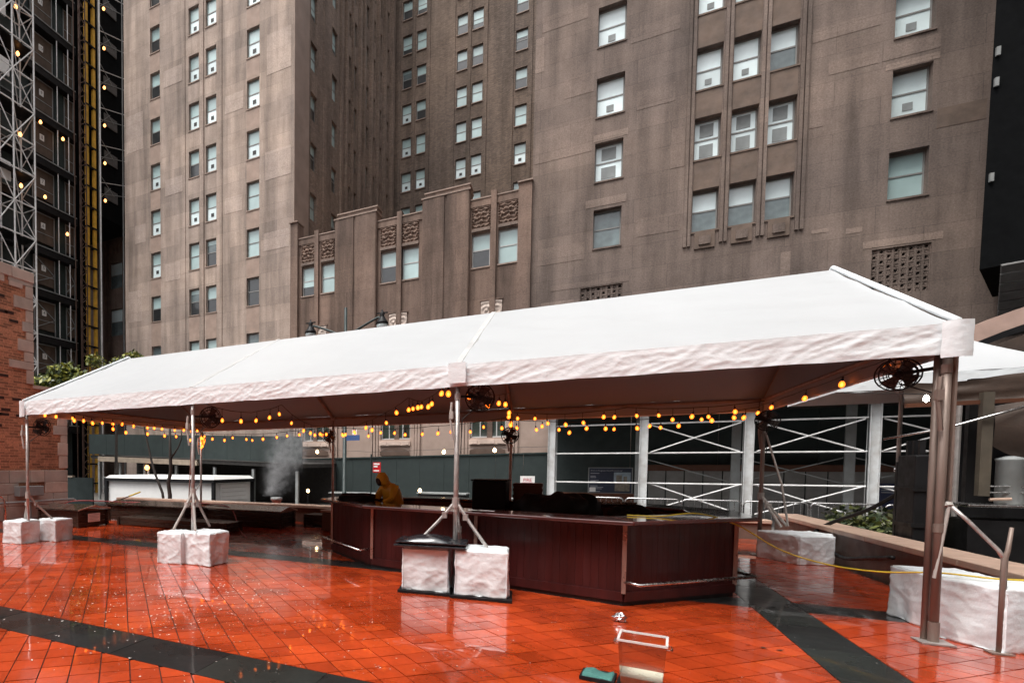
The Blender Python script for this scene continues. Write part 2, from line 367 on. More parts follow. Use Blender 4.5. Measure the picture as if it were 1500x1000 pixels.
for i in range(-70, 90):
    for j in range(-70, 90):
        vv = V0 + (i+.5)*P_; ww = W0 + (j+.5)*P_; cx = (ww - vv)*S2; cy = (ww + vv)*S2
        if not (PX0-.2 < cx < PX1+.2 and PY0-.2 < cy < PY1+.2): continue
        a, b, c = to_cam(cx, cy)
        if c < .3: continue
        sx = 398.63 + 806.77*a/c; sy = 714.22 - 806.77*b/c
        hh = P_*S2 - .0073
        for F_ in fields:
            pl = clip([(cx-hh,cy),(cx,cy-hh),(cx+hh,cy),(cx,cy+hh)], *F_)
            if len(pl) < 3 or area(pl) < .002: continue
            whole = abs(area(pl) - 2*hh*hh) < 1e-5
            vis = -40 < sx < 1540 and sy < 1040 and not (8.2 < cx < 11.9 and .25+(.0) < cy < 3.5)
            dz = random.uniform(-.0022, .0006)
            if whole and vis: near.append((c, cx, cy, dz))
            else: rest.prism(pl, -.03, dz)
near.sort()
for k, (c, cx, cy, dz) in enumerate(near):
    if k < 300: o = inst('tile', ME_TILE, plaza, (cx, cy, dz), (random.uniform(-.004,.004), random.uniform(-.004,.004), 0))
    else: rest.prism([(cx-hs*S2*2,cy),(cx,cy-hs*S2*2),(cx+hs*S2*2,cy),(cx,cy+hs*S2*2)], -.03, dz)
tag(rest.build('tile_field', m_tile, plaza), kind='stuff')
# slate bands, slab by slab
def slab(x0, x1, y0, y1):
    m = MB(); m.box(x0+.003, x1-.003, y0+.003, y1-.003, -.03, random.uniform(-.002, .0)); m.build('band_slab', m_band, plaza)
for (y0, y1) in XB:
    x = PX0 + .1
    while x < PX1 - .1:
        x2 = min(x + .93, PX1)
        if x < YB[0][0] < x2: x2 = YB[0][0]
        if YB[0][0] - .01 <= x < YB[0][1]: x2 = YB[0][1]
        slab(x, x2, y0, y1); x = x2
y = -6.0
while y < 8.6:
    y2 = y + .93
    for (b0, b1) in XB:
        if b0-.001 <= y < b1-.001: y2 = None; y = b1; break
        if y < b0 < y2: y2 = b0
    if y2 is None: continue
    slab(YB[0][0], YB[0][1], y, y2); y = y2

# ------------------------------------------------------------------ terrace walls (low, brown stone with tan coping)
def low_wall(name, x0, x1, y0, y1, top, label, along):
    t = thing(name, ((x0+x1)/2, (y0+y1)/2, 0), label, 'wall')
    m = MB(); m.box(x0, x1, y0, y1, STZ, top-.085); m.build('wall_body', m_capwall, t, bevel=.01)
    L = (x1-x0) if along == 'x' else (y1-y0); n = max(2, round(L / 1.25))
    for k in range(n):
        a, b = k/n, (k+1)/n; m = MB(); dz = random.uniform(-.003, .003)
        if along == 'x': m.box(x0+L*a+.004, x0+L*b-.004, y0-.05, y1+.05, top-.085+.001, top+dz)
        else: m.box(x0-.05, x1+.05, y0+L*a+.004, y0+L*b-.004, top-.085+.001, top+dz)
        m.build('coping_stone', m_cap, t, bevel=.012)
    return t
low_wall('terrace_wall', -4.5, 5.95, 7.0, 7.35, .5, 'low brown stone terrace wall with tan coping behind the dark planters', 'x')
low_wall('terrace_wall', 14.1, 14.45, -3.0, 9.2, .6, 'low brown terrace wall with tan coping beside the leafy shrubs', 'y')
low_wall('terrace_wall', 6.2, 14.0, 8.95, 9.25, .45, 'low terrace wall running behind the wooden bar', 'x')
t = thing('stone_block', (4.75,5.6,0), 'squat pale stone block beside the left end of the bar', 'stone block')
m = MB(); m.box(4.42,5.15,5.3,5.9,0,.47); m.build('block_body', m_capwall, t, bevel=.02)
m = MB(); m.box(4.39,5.18,5.27,5.93,.473,.53); m.build('block_cap', m_cap, t, bevel=.012)

# ------------------------------------------------------------------ walls with openings
def wall_holes(mb, org, ux, uz, n, w, h, holes, depth, mi=0):
    """rect wall from org along ux (w) and uz (h), outward normal n; holes (a0,a1,b0,b1) with reveals going inwards"""
    org = Vector(org); ux = Vector(ux); uz = Vector(uz); n = Vector(n)
    A = sorted({0, w} | {v for q in holes for v in q[:2] if 0 < v < w}); B = sorted({0, h} | {v for q in holes for v in q[2:] if 0 < v < h})
    def pt(a, b, d=0): return org + ux*a + uz*b - n*d
    flip = ux.cross(uz).dot(n) < 0
    def add(p): mb.face(p[::-1] if flip else p, mi)
    for j in range(len(B)-1):
        i = 0
        bm = (B[j]+B[j+1])/2
        while i < len(A)-1:
            am = (A[i]+A[i+1])/2
            if any(q[0] < am < q[1] and q[2] < bm < q[3] for q in holes): i += 1; continue
            k = i
            while k+1 < len(A)-1:
                am2 = (A[k+1]+A[k+2])/2
                if any(q[0] < am2 < q[1] and q[2] < bm < q[3] for q in holes): break
                k += 1
            add([pt(A[i],B[j]), pt(A[k+1],B[j]), pt(A[k+1],B[j+1]), pt(A[i],B[j+1])]); i = k+1
    for a0, a1, b0, b1 in holes:
        add([pt(a0,b0), pt(a1,b0), pt(a1,b0,depth), pt(a0,b0,depth)])
        add([pt(a1,b1), pt(a0,b1), pt(a0,b1,depth), pt(a1,b1,depth)])
        add([pt(a0,b1), pt(a0,b0), pt(a0,b0,depth), pt(a0,b1,depth)])
        add([pt(a1,b0), pt(a1,b1), pt(a1,b1,depth), pt(a1,b0,depth)])
# unit windows share meshes: built in local axes, x along the wall, y = inward, z up, origin bottom left of the opening
WCACHE = {}
def window_meshes(w, h, style, sash):
    key = (round(w,2), round(h,2), style, sash.name)
    if key in WCACHE: return WCACHE[key]
    D = .17; fr = .05; mid = h*.52
    f = MB()
    f.box(0, fr, D, D+.06, 0, h); f.box(w-fr, w, D, D+.06, 0, h); f.box(fr, w-fr, D, D+.06, 0, fr*1.2); f.box(fr, w-fr, D, D+.06, h-fr*1.6, h)
    f.box(fr, w-fr, D-.012, D+.05, mid-.03, mid+.03)
    up_ = MB(); up_.box(fr, w-fr, D+.03, D+.045, mid+.03, h-fr*1.6)
    lo_ = MB(); lo_.box(fr, w-fr, D+.015, D+.03, fr*1.2, mid-.03)
    mats = {'A': (m_blind, m_bright), 'B': (m_blind, m_dark), 'C': (m_blind, m_blind), 'D': (m_dark, m_dark), 'E': (m_bright, m_bright), 'F': (m_bright, m_midg), 'G': (m_midg, m_midg), 'H': (m_bright, m_bright), 'P': (m_dark, m_dark), 'Q': (m_blind, m_dark), 'R': (m_midg, m_dark)}[style]
    vent = []
    if style in 'AH':
        v = MB(); s = w*.13; c = w/2; z = mid*.48; v.box(c-s, c+s, D-.006, D+.012, z-s, z+s); vent.append(v.mesh('vent', m_vent if style == 'A' else m_ventg))
    if style == 'E':
        for z, s in ((mid*.5, .26), ((mid+h)/2-.02, .26)):
            v = MB(); v.box(w/2-w*s, w/2+w*s, D-.002 if z < mid else D+.012, D+.012 if z < mid else D+.028, z-h*.15, z+h*.15); vent.append(v.mesh('vent', m_ventg))
    if style in 'PQR':
        v = MB(); z0 = {'P': mid+.25, 'Q': mid*.62, 'R': mid+.5}[style]
        if style == 'Q': v.box(fr, w-fr, D+.004, D+.012, z0, mid-.03)
        else: v.box(fr, w-fr, D+.016, D+.027, z0, h-fr*1.6)
        vent.append(v.mesh('blind', m_blind))
    WCACHE[key] = (f.mesh('window', sash), up_.mesh('upper_pane', mats[0]), lo_.mesh('lower_pane', mats[1]), vent)
    return WCACHE[key]
WR = random.Random(5)
def add_window(parent, loc, rotz, w, h, style, sash):
    if style == 'B' and WR.random() < .45: style = WR.choice('PQQRC')
    f, u, l, vent = window_meshes(w, h, style, sash)
    o = inst('window', f, parent, loc, (0, 0, rotz))
    for nm, me in [('upper_pane', u), ('lower_pane', l)] + [('vent', v) for v in vent]:
        c = bpy.data.objects.new(nm, me); COL.objects.link(c); c.parent = o
    return o

# ------------------------------------------------------------------ the hotel across the street
F = 22.5
T = [10.07,13.55,16.58,19.5,22.65,25.75,28.85,31.95,35.05,38.1]; WH = 1.75
hotel = thing('hotel_building', (1.5, F, STZ), 'tall brown limestone hotel with stepped podium and deep light court', 'building')
# left tower
m_towerside = M('tower_return_stone', (.34,.255,.21), .85, var=.2, ns=.5, bump=.2, dirt=.3, dcol=(.2,.15,.12))
m_towerpatch = stone('pale_tower_stone', (.47,.385,.335), 2.3, 1.02, .06, .25)
m_towerspan = M('tower_spandrel_stone', (.36,.265,.215), .85, var=.2, ns=1.5, bump=.2, dirt=.45, dcol=(.2,.15,.125), ds=1.6)
X0, X1, TOPZ = -19.2, -5.4, 44.
cols = [(-16.72,-15.85),(-13.35,-12.50),(-11.95,-11.10),(-8.76,-7.83)]
styles = {0: 'BBAAABBB', 1: 'BBCABAAA', 2: 'BBBAAAAA', 3: 'GDCCAAAA'}
m = MB(); holes = []; wins = []
for ci, (a, b) in enumerate(cols):
    for k, tz in enumerate(T[:-1]):
        holes.append((a-X0, b-X0, tz-WH-STZ, tz-STZ)); st = styles[ci][min(k, 7)]
        if ci == 0 and k == 0: st = 'G'
        wins.append(((a, F, tz-WH), 0, b-a, WH, st))
wall_holes(m, (X0,F,STZ), (1,0,0), (0,0,1), (0,-1,0), X1-X0, TOPZ-STZ, holes, .3)
m.face([(X0,F,STZ),(X0,F,TOPZ),(X0,F+18,TOPZ),(X0,F+18,STZ)])
m.build('tower_wall', m_tower, hotel)
for q in wins: add_window(hotel, *q, m_steelwin)
m = MB(); m.box(-12.36,-12.08, F-.08, F+.1, 9.0, TOPZ); m.build('mullion_pilaster', m_tower, hotel)
for xx in (-13.72, -10.72): m = MB(); m.box(xx-.09, xx+.09, F-.05, F+.05, 9.0, TOPZ); m.build('mullion_pilaster', m_tower, hotel)
for ci, (a, b) in enumerate(cols):
    for k, tz in enumerate(T[:-1]):
        m = MB(); m.box(a-.03, b+.03, F-.045, F+.16, tz-WH-.07, tz-WH-.001); m.build('sill', m_trim, hotel)
for (a, b, z0, z1) in [(-19.0,-17.4,24.0,26.6),(-18.2,-17.2,17.5,18.8),(-15.5,-13.9,27.5,28.6),(-10.4,-9.0,24.2,25.3),(-15.4,-13.9,20.2,21.3),(-10.4,-9.1,17.9,18.9),(-7.4,-5.6,19.3,21.0),(-7.3,-5.6,25.6,28.0),(-18.9,-17.6,12.0,14.2),(-7.5,-5.7,15.0,16.1),(-15.4,-14.1,14.4,15.6)]:
    m = MB(); m.box(a, b, F-.012, F+.05, z0, z1); m.build('stone_panel', m_towerpatch, hotel)
# dark panels under the windows, slightly recessed tone of the stone
for ci, (a, b) in enumerate(cols):
    for k in range(1, 9):
        m = MB(); m.box(a+.0, b-.0, F-.006, F+.03, T[k-1]+.02, T[k]-WH-.09); m.build('spandrel', m_towerspan if (ci in (0, 3) or k == 1) else m_tower, hotel)
# side of the tower facing the light court
m = MB(); holes = []; wins = []
ycols = [(24.75,25.7),(28.1,29.0),(30.85,31.55),(32.0,32.75),(34.45,35.3),(36.2,36.9),(37.7,38.5),(39.6,40.4)]
for ci, (a, b) in enumerate(ycols):
    for k, tz in enumerate([16.58-.35]+[v-.35 for v in T[3:]] + [40.8]):
        holes.append((a-F, b-F, tz-1.7-STZ, tz-STZ)); wins.append(((X1, a, tz-1.7), PI/2, b-a, 1.7, 'BCB'[(ci+k) % 3]))
wall_holes(m, (X1,F+.002,STZ), (0,1,0), (0,0,1), (1,0,0), 19.5, 50-STZ, holes, .3)
m.build('court_side_wall', m_brickside, hotel)
for q in wins: add_window(hotel, *q, m_steelwin)
m = MB(); m.box(X1-.3, X1+.03, F+.004, F+2.0, STZ, TOPZ); m.build('corner_quoin', m_towerside, hotel)
for yy, w_, d_ in [(26.9,.5,.06),(29.65,.35,.14),(30.45,.3,.22),(31.75,.2,.16),(33.15,.35,.22),(34.0,.35,.22),(35.65,.35,.24),(37.25,.3,.24),(38.95,.4,.26),(40.9,.5,.3)]:
    m = MB(); m.box(X1-.05, X1+d_, yy-w_/2, yy+w_/2, STZ, 50); m.build('pilaster', m_brickside, hotel)
# back of the light court
YB_ = 42.; m = MB(); holes = []; wins = []
ctops = [21.75,24.8,27.83,30.86,33.77,36.78,39.72,42.72,45.7]
cc = [(-4.70,-3.87),(-3.42,-2.60),(0.0,.84),(1.25,2.1),(4.62,5.5)]
st = ['CCAAABBBB','CCABBBBBB','CAACCBBBB','CAABCBBBB','CAACBBBBB']
for ci, (a, b) in enumerate(cc):
    for k, tz in enumerate(ctops):
        holes.append((a+5.4, b+5.4, tz-1.66-STZ, tz-STZ)); wins.append(((a, YB_, tz-1.66), 0, b-a, 1.66, st[ci][k]))
wall_holes(m, (-5.4,YB_,STZ), (1,0,0), (0,0,1), (0,-1,0), 14, 52-STZ, holes, .3)
m.build('court_back_wall', m_brickgrey, hotel)
for q in wins: add_window(hotel, *q, m_steelwin)
for xx in (-4.95,-3.65,-2.35,-.25,1.05,2.35,4.37,5.75):
    m = MB(); m.box(xx-.1, xx+.1, YB_-.1, YB_+.05, STZ, 52); m.build('pilaster', m_brickgrey, hotel)
for ci, (a, b) in enumerate(cc):
    for tz in ctops: m = MB(); m.box(a-.02, b+.02, YB_-.08, YB_+.1, tz-1.73, tz-1.661); m.build('sill', m_trim, hotel)
# right block
A0, A1, RT = 7.72, 28.0, 34.
m = MB(); holes = []; wins = []
rc = [(10.33,11.43),(14.03,14.93),(15.27,16.15),(16.44,17.32),(20.0,21.05)]
rs = {0: 'GEHHH', 1: 'FEHHH', 2: 'FEHHF', 3: 'FEFEH', 4: 'CHHHH'}
for ci, (a, b) in enumerate(rc):
    for k, tz in enumerate(T[1:7]):
        holes.append((a-A0, b-A0, tz-WH-STZ, tz-STZ)); wins.append(((a, F, tz-WH), 0, b-a, WH, rs[ci][min(k, 4)]))
holes += [(9.87-A0, 11.56-A0, 9.0-STZ, 10.05-STZ), (19.65-A0, 21.23-A0, 8.25-STZ, 10.0-STZ)]
wall_holes(m, (A0,F,STZ), (1,0,0), (0,0,1), (0,-1,0), A1-A0, RT-STZ, holes, .42)
m.face([(A0,F,STZ),(A0,F,RT),(A0,F+19.5,RT),(A0,F+19.5,STZ)]); m.face([(A1,F,RT),(A1,F,STZ),(A1,F+19.5,STZ),(A1,F+19.5,RT)])
m.build('block_wall', m_block, hotel)
for (loc, rz, w, h, s) in wins: add_window(hotel, (loc[0], loc[1]+.14, loc[2]), rz, w, h, s, m_steelwin)
for xx in (13.86, 15.10, 16.295, 17.50):
    for dx in (-.075, .075): m = MB(); m.box(xx+dx-.055, xx+dx+.055, F-.09, F+.05, 11.2, RT); m.build('pilaster', m_block, hotel)
for (a, b) in rc[1:4]:
    for k in range(1, 6):
        m = MB(); m.box(a+.01, b-.01, F-.015, F+.03, T[k]+.015, T[k+1]-WH-.075); m.build('spandrel', m_spandrel, hotel)
for (a, b) in rc:
    for k in range(1, 7): m = MB(); m.box(a-.03, b+.03, F-.05, F+.2, T[k]-WH-.07, T[k]-WH-.001); m.build('sill', m_spandrel if 13 < a < 18 else m_block, hotel)
for i, (a, b) in enumerate(rc[1:4]):
    m = MB(); m.box(a+.1, b-.1, F-.07, F+.05, 11.05, 11.72); m.build('bracket', m_spandrel, hotel); m = MB(); m.box(a+.25, b-.25, F-.13, F-.071, 11.2, 11.55); m.build('bracket', m_block, hotel)
for (a, b, z0, z1, mm) in [(8.0,9.9,22.4,23.1,m_patch),(7.74,8.1,20.6,22.2,m_patch2),(7.8,10.2,16.3,17.9,m_patch),(10.25,11.6,16.66,16.95,m_patch2),(10.0,11.6,13.7,14.05,m_patch2),(11.6,13.4,20.6,21.2,m_patch),(9.0,10.2,19.0,19.9,m_patch),(11.9,13.3,17.6,18.4,m_patch),(13.2,13.7,14.7,16.4,m_patch),(17.7,18.1,15.1,16.9,m_patch),(18.2,19.6,17.0,17.5,m_patch),(17.7,19.6,18.4,18.9,m_patch),(21.2,22.4,14.1,14.8,m_spandrel),(19.8,21.2,16.62,16.85,m_patch2),(19.7,21.2,17.0,17.5,m_patch),(19.4,21.5,10.08,10.35,m_patch2),(18.9,19.35,10.75,10.95,m_patch2),(17.9,18.4,10.95,11.1,m_patch2),(17.0,17.3,9.3,10.4,m_patch2),(8.6,11.8,10.1,10.35,m_patch),(8.2,9.6,8.9,9.6,m_patch2),(8.0,10.0,11.4,12.2,m_patch),(12.0,13.6,12.0,12.8,m_patch)]:
    m = MB(); m.box(a, b, F-.01, F+.05, z0, z1); m.build('stone_panel', mm, hotel)
def grille(x0, x1, z0, z1, nx, nz):
    m = MB(); m.box(x0-.02, x1+.02, F+.38, F+.4, z0-.02, z1+.02, 1)
    w = (x1-x0)/nx; h = (z1-z0)/nz
    for i in range(nx+1): m.box(x0+w*i-.028, x0+w*i+.028, F+.06, F+.14, z0, z1)
    for j in range(nz+1): m.box(x0, x1, F+.065, F+.135, z0+h*j-.028, z0+h*j+.028)
    for i in range(nx):
        for j in range(nz):
            c = Vector((x0+w*(i+.5), F+.1, z0+h*(j+.5)))
            for rr, th in ((min(w,h)*.36, .03),):
                pts = [c + Vector((math.cos(a)*rr, 0, math.sin(a)*rr)) for a in [2*PI*k/10 for k in range(11)]]
                m.tube(pts, th, 4, cap=False)
            if (i+j) % 2 == 0:
                m.bar(c+Vector((-w*.2,0,0)), c+Vector((w*.2,0,0)), .04); m.bar(c+Vector((0,0,-h*.2)), c+Vector((0,.001,h*.2)), .04)
    m.build('grille', [m_block, m_vent], hotel)
grille(9.87, 11.56, 9.0, 10.05, 8, 5); grille(19.65, 21.23, 8.25, 10.0, 8, 9)
# podium between tower and block
m = MB(); pw = [(-4.83,-3.92),(-3.55,-2.70),(.08,.95),(1.29,2.2),(4.93,5.81),(6.2,7.1)]; ps = 'BBBCBC'
gw = [(-4.57,-2.85),(.28,1.94),(5.06,6.77)]
holes = [(a+5.4, b+5.4, 11.83-STZ, 13.55-STZ) for a, b in pw] + [(a+5.4, b+5.4, 3.12-STZ, 5.6-STZ) for a, b in gw]
wall_holes(m, (-5.4,F,STZ), (1,0,0), (0,0,1), (0,-1,0), 13.12, 15.0-STZ, holes, .3)
m.face([(-5.4,F,15.0),(7.72,F,15.0),(7.72,YB_,15.0),(-5.4,YB_,15.0)])
m.build('podium_wall', m_podium, hotel)
for (a, b), s in zip(pw, ps): add_window(hotel, (a, F, 11.83), 0, b-a, 1.72, s, m_whitewin)
for (a, b) in pw: m = MB(); m.box(a-.03, b+.03, F-.05, F+.16, 11.76, 11.829); m.build('sill', m_trim, hotel)
for (a, b, z) in [(-5.5,-5.02,16.2),(-2.6,-.1,15.74),(2.42,4.84,15.74),(7.12,7.72,15.5)]:
    m = MB()
    m.box(a, b, F-.22, F+.6, STZ, z)
    if b-a > 1: m.box(a+.04, a+1.15, F-.28, F-.219, 1.5, z-.02); m.box(a+1.28, b-.04, F-.28, F-.219, 1.5, z-.02)
    m.build('pier', m_podium, hotel)
    m = MB(); m.box(a-.04, b+.04, F-.31, F+.65, z+.001, z+.07); m.build('pier_cap', m_trim, hotel)
    if b-a > 1:
        m = MB(); m.box(a+.1, b-.05, F-.02, F+.8, z+.071, 16.1); m.build('upper_step', m_podium, hotel)
        m = MB(); m.box(a+.06, b-.01, F-.06, F+.85, 16.101, 16.17); m.build('pier_cap', m_trim, hotel)
for (a, b) in [(-5.02,-2.6),(-.1,2.42),(4.84,7.12)]:
    m = MB(); m.box(a, b, F-.06, F+.5, 14.86, 15.22); m.build('parapet', m_podium, hotel)
    m = MB(); m.box(a, b, F-.1, F+.55, 15.221, 15.28); m.build('parapet_cap', m_trim, hotel)
    c = (a+b)/2; m = MB(); m.box(c-.13, c+.13, F-.16, F+.4, 2.0, 15.5); m.build('pilaster', m_podium, hotel)
for (a, b) in pw:                                   # carved relief panels over the windows
    def relief(u, v, a=a, b=b):
        x = (u-.5)*2; z = (v-.5)*2; X = abs(x)
        h = .045*(math.sin(9*X+3*math.sin(4.5*z))*math.cos(7*z-2*X)) + .03*math.cos(16*math.hypot(X-.45, z-.35)) + .03*math.cos(16*math.hypot(X-.45, z+.35))
        if X > .84: h = .05*math.sin(26*z)
        if abs(z) > .92: h = .03
        return (a+(b-a)*u, F-.035-h, 13.76+1.06*v)
    m = MB(); m.grid(36, 40, relief); m.build('carved_panel', m_carve, hotel)
    m = MB(); m.box(a, b, F-.09, F+.02, 13.62, 13.755); m.build('carved_panel_ledge', m_patch, hotel)
for (cx, z0, z1) in [(-3.68,9.0,9.9),(1.11,9.1,10.05),(5.94,9.1,10.05)]:
    def rel(u, v, cx=cx, z0=z0, z1=z1):
        x = (u-.5)*2; z = (v-.5)*2
        return (cx-.5+u, F-.05-.06*math.exp(-3*(x*x+z*z))*(1+math.sin(9*x)*math.cos(8*z))-.02*math.cos(14*math.hypot(abs(x)-.5, z)), z0+(z1-z0)*v)
    m = MB(); m.grid(20, 20, rel); m.build('carved_panel', m_quoin2, hotel)
    m = MB(); m.box(cx-.56, cx+.56, F-.08, F+.02, z1+.02, z1+.1); m.build('carved_panel_ledge', m_podium, hotel)
# ground storey windows seen under the tent
m_lime = M('ground_storey_limestone', (.36,.27,.225), .85, var=.12, ns=1.5, bump=.2, dirt=.3, dcol=(.2,.14,.11))
m = MB(); wall_holes(m, (-5.02,F-.3,STZ), (1,0,0), (0,0,1), (0,-1,0), 14.0, 6.2-STZ, [(a+5.02, b+5.02, 3.12-STZ, 5.6-STZ) for a, b in gw], .2); m.build('base_course', m_lime, hotel)
for (a, b) in gw:
    m = MB(); m.box(a, b, F-.12, F-.06, 3.12, 3.2); m.box(a, a+.07, F-.12, F-.06, 3.2, 5.6); m.box(b-.07, b, F-.12, F-.06, 3.2, 5.6)
    for k in (.27, .73): m.box(a+(b-a)*k-.025, a+(b-a)*k+.025, F-.12, F-.06, 3.2, 5.6)
    o = m.build('window', m_whitewin, hotel)
    m = MB(); m.box(a+.07, b-.07, F-.07, F-.055, 3.2, 5.6); m.build('pane', m_greenglass, o)
    m = MB(); m.box(a-.02, b+.02, F-.42, F-.301, 2.78, 3.05); m.box(a+.05, a+.38, F-.45, F-.421, 2.82, 3.01); m.box(a+.5, b-.5, F-.45, F-.421, 2.82, 3.01); m.box(b-.38, b-.05, F-.45, F-.421, 2.82, 3.01); m.build('sill_panel', m_quoin, hotel)
    for s in (-1, 1):
        for q in range(3):
            e = a - .18 - q*.16 if s < 0 else b + .18 + q*.16; m = MB(); m.box(e-.06, e+.06, F-.36-.03*q, F-.301, STZ, 6.2); m.build('reveal_moulding', m_lime, hotel)
    m = MB(); m.grid(12, 3, lambda u, v: (a+(b-a)*u, F-.36-.03*v, 2.25+.45*v*(.35+.65*math.sin(PI*(.08+.84*u))))); m.build('sill_apron', m_capwall, hotel)
# setback wing left of the tower
m = MB(); wall_holes(m, (-33,29,STZ), (1,0,0), (0,0,1), (0,-1,0), 14.2, 24.5-STZ, [(5.5,7.25,17.5-STZ,19.8-STZ),(5.5,7.25,13.3-STZ,15.7-STZ)], .3); m.build('wing_wall', m_podium, hotel)
for z0, z1 in ((17.5,19.8),(13.3,15.7)): add_window(hotel, (-27.5, 29, z0), 0, 1.75, z1-z0, 'F', m_steelwin)
for xx in (-28.2, -25.2): m = MB(); m.box(xx-.35, xx+.35, 28.6, 29.0, STZ, 23.6); m.build('pier', m_podium, hotel)
m = MB(); m.grid(30, 14, lambda u, v: (-27.6+1.9*u, 28.93-.08*abs(math.sin(u*14))*(.5+.5*math.sin(v*6)), 20.5+1.5*v)); m.build('carved_panel', m_carve, hotel)
# ------------------------------------------------------------------ scaffolded building on the far left
sb = thing('scaffolded_building', (-26,22,STZ), 'dark tower under construction wrapped in boards and black netting', 'building')
m = MB(); m.box(-34,-24.3,8,21.9,STZ,46); m.build('core_wall', m_blackgreen, sb)
m = MB(); m.box(-34,-23.9,24.2,28.4,21.6,48); m.build('netted_wall', m_netting, sb)
m = MB(); m.box(-34,-24.9,21.9,24.2,STZ,47); m.build('netted_wall', m_netting, sb)
fz = [4.4,7.6,10.7,13.9,16.9,20.0,23.1,26.2,29.3,32.5,35.7,38.9]
for k, z in enumerate(fz):
    m = MB(); m.box(-24.3,-23.55,8,22.0,z-.28,z+.28); m.build('floor_slab', m_black, sb)
    m = MB(); m.box(-23.55,-23.5,8,21.9,z+.2,z+.26); m.build('edge_rail', m_greypost, sb)
    for (a, b) in ((18.55,20.25),(21.35,22.1)):
        m = MB(); m.box(-24.29,-24.1,a,b,z+.75,z+2.75); p = m.build('plywood_panel', m_ply, sb)
        m = MB(); m.box(-24.12,-24.06,a-.07,a,z+.3,z+2.85); m.box(-24.12,-24.06,b,b+.07,z+.3,z+2.85); m.box(-24.12,-24.07,a,b,z+2.75,z+2.82); m.box(-24.12,-24.07,a,b,z+1.4,z+1.44); m.build('panel_frame', m_greypost, p)
        if k in (1, 2, 3): m = MB(); m.bar((-24.05,a,z+2.7),(-24.05,b,z+1.6),.05); m.bar((-24.05,a,z+.8),(-24.05,b,z+1.6),.05); m.build('panel_brace', m_greypost, p)
    if 0 < k < 11:
        m = MB(); m.box(-24.10,-24.05,19.15,19.5,z+1.75,z+2.15); pl = m.build('number_plate', m_signw, sb)
        me = text_mesh(str(k+2), .32, m_black); o = bpy.data.objects.new('numeral', me); COL.objects.link(o); o.parent = pl
        o.location = Vector((-24.046, 19.325, z+1.95)) - ORG[sb]; o.rotation_euler = (PI/2, 0, PI/2)
    m = MB(); m.box(-24.3,-24.05,20.4,21.2,z+.28,z+2.9); m.build('green_panel', m_greenpost, sb)
    for yy in (20.3,21.28): m = MB(); m.tube([(-23.6,yy,z+.2),(-23.6,yy,z+2.9)],.035,6); m.build('edge_post', m_whitetube, sb)
for z in [v for v in (22.6,25.5,28.4,31.3,34.3,37.3,40.2)]:
    m = MB(); m.lathe([(.02,-.13),(.09,-.07),(.11,.02),(.06,.10),(.02,.13)], (-23.3,24.55,z)); m.build('site_lamp', m_lampw, sb)
    for dz, y1, dh, mm in ((.6,27.2,.9,m_greypost),(1.5,27.2,.9,m_whitetube),(2.2,26.0,-1.2,m_greypost),(.2,25.6,1.3,m_greypost)): m = MB(); m.bar((-23.8,24.4,z+dz),(-23.8,y1,z+dz+dh),.045); m.build('netting_tie', mm, sb)
    m = MB(); m.box(-23.88,-23.8,25.0,26.4,z+.5,z+1.4); m.build('net_patch', m_softgrey, sb)
for (y, z) in ((18.7,25.6),(20.6,25.4),(20.9,18.7),(19.0,20.6)):
    m = MB(); m.lathe([(.03,-.12),(.1,-.06),(.11,.02),(.05,.12)], (-23.4,y,z)); m.build('site_lamp', m_lampw, sb)
for yy in (24.3, 26.9): m = MB(); m.tube([(-23.7,yy,STZ),(-23.7,yy,48)],.05,6); m.build('net_post', m_greypost, sb)
# hoist mast
hm = thing('hoist_mast', (-23,22.6,STZ), 'yellow railed construction hoist mast with rusty lattice beside the black netting', 'hoist')
for yy in (22.35, 23.05):
    m = MB(); m.box(-23.12,-22.9,yy,yy+.22,STZ,48); m.build('rail', m_yellow, hm)
for k in range(32):
    z = .2+k*1.5; m = MB(); m.box(-23.16,-22.86,22.3,23.32,z,z+.12); m.build('rail_clamp', m_black, hm)
for yy in (21.55,22.15): 
    for xx in (-23.3,-22.75): m = MB(); m.tube([(xx,yy,STZ),(xx,yy,48)],.045,6); m.build('mast_chord', m_rust, hm)
for k in range(48):
    z = STZ+.3+k; m = MB(); m.bar((-22.75,21.55,z),(-22.75,22.15,z+.5),.05); m.bar((-22.75,22.15,z+.5),(-22.75,21.55,z+1),.05); m.bar((-22.75,21.5,z),(-22.2,21.35,z+.25),.04); m.build('lattice_brace', m_rust, hm)
m = MB(); m.tube([(-22.7,23.5,STZ),(-22.7,23.5,48)],.06,6); m.build('guide_tube', m_whitetube, hm)
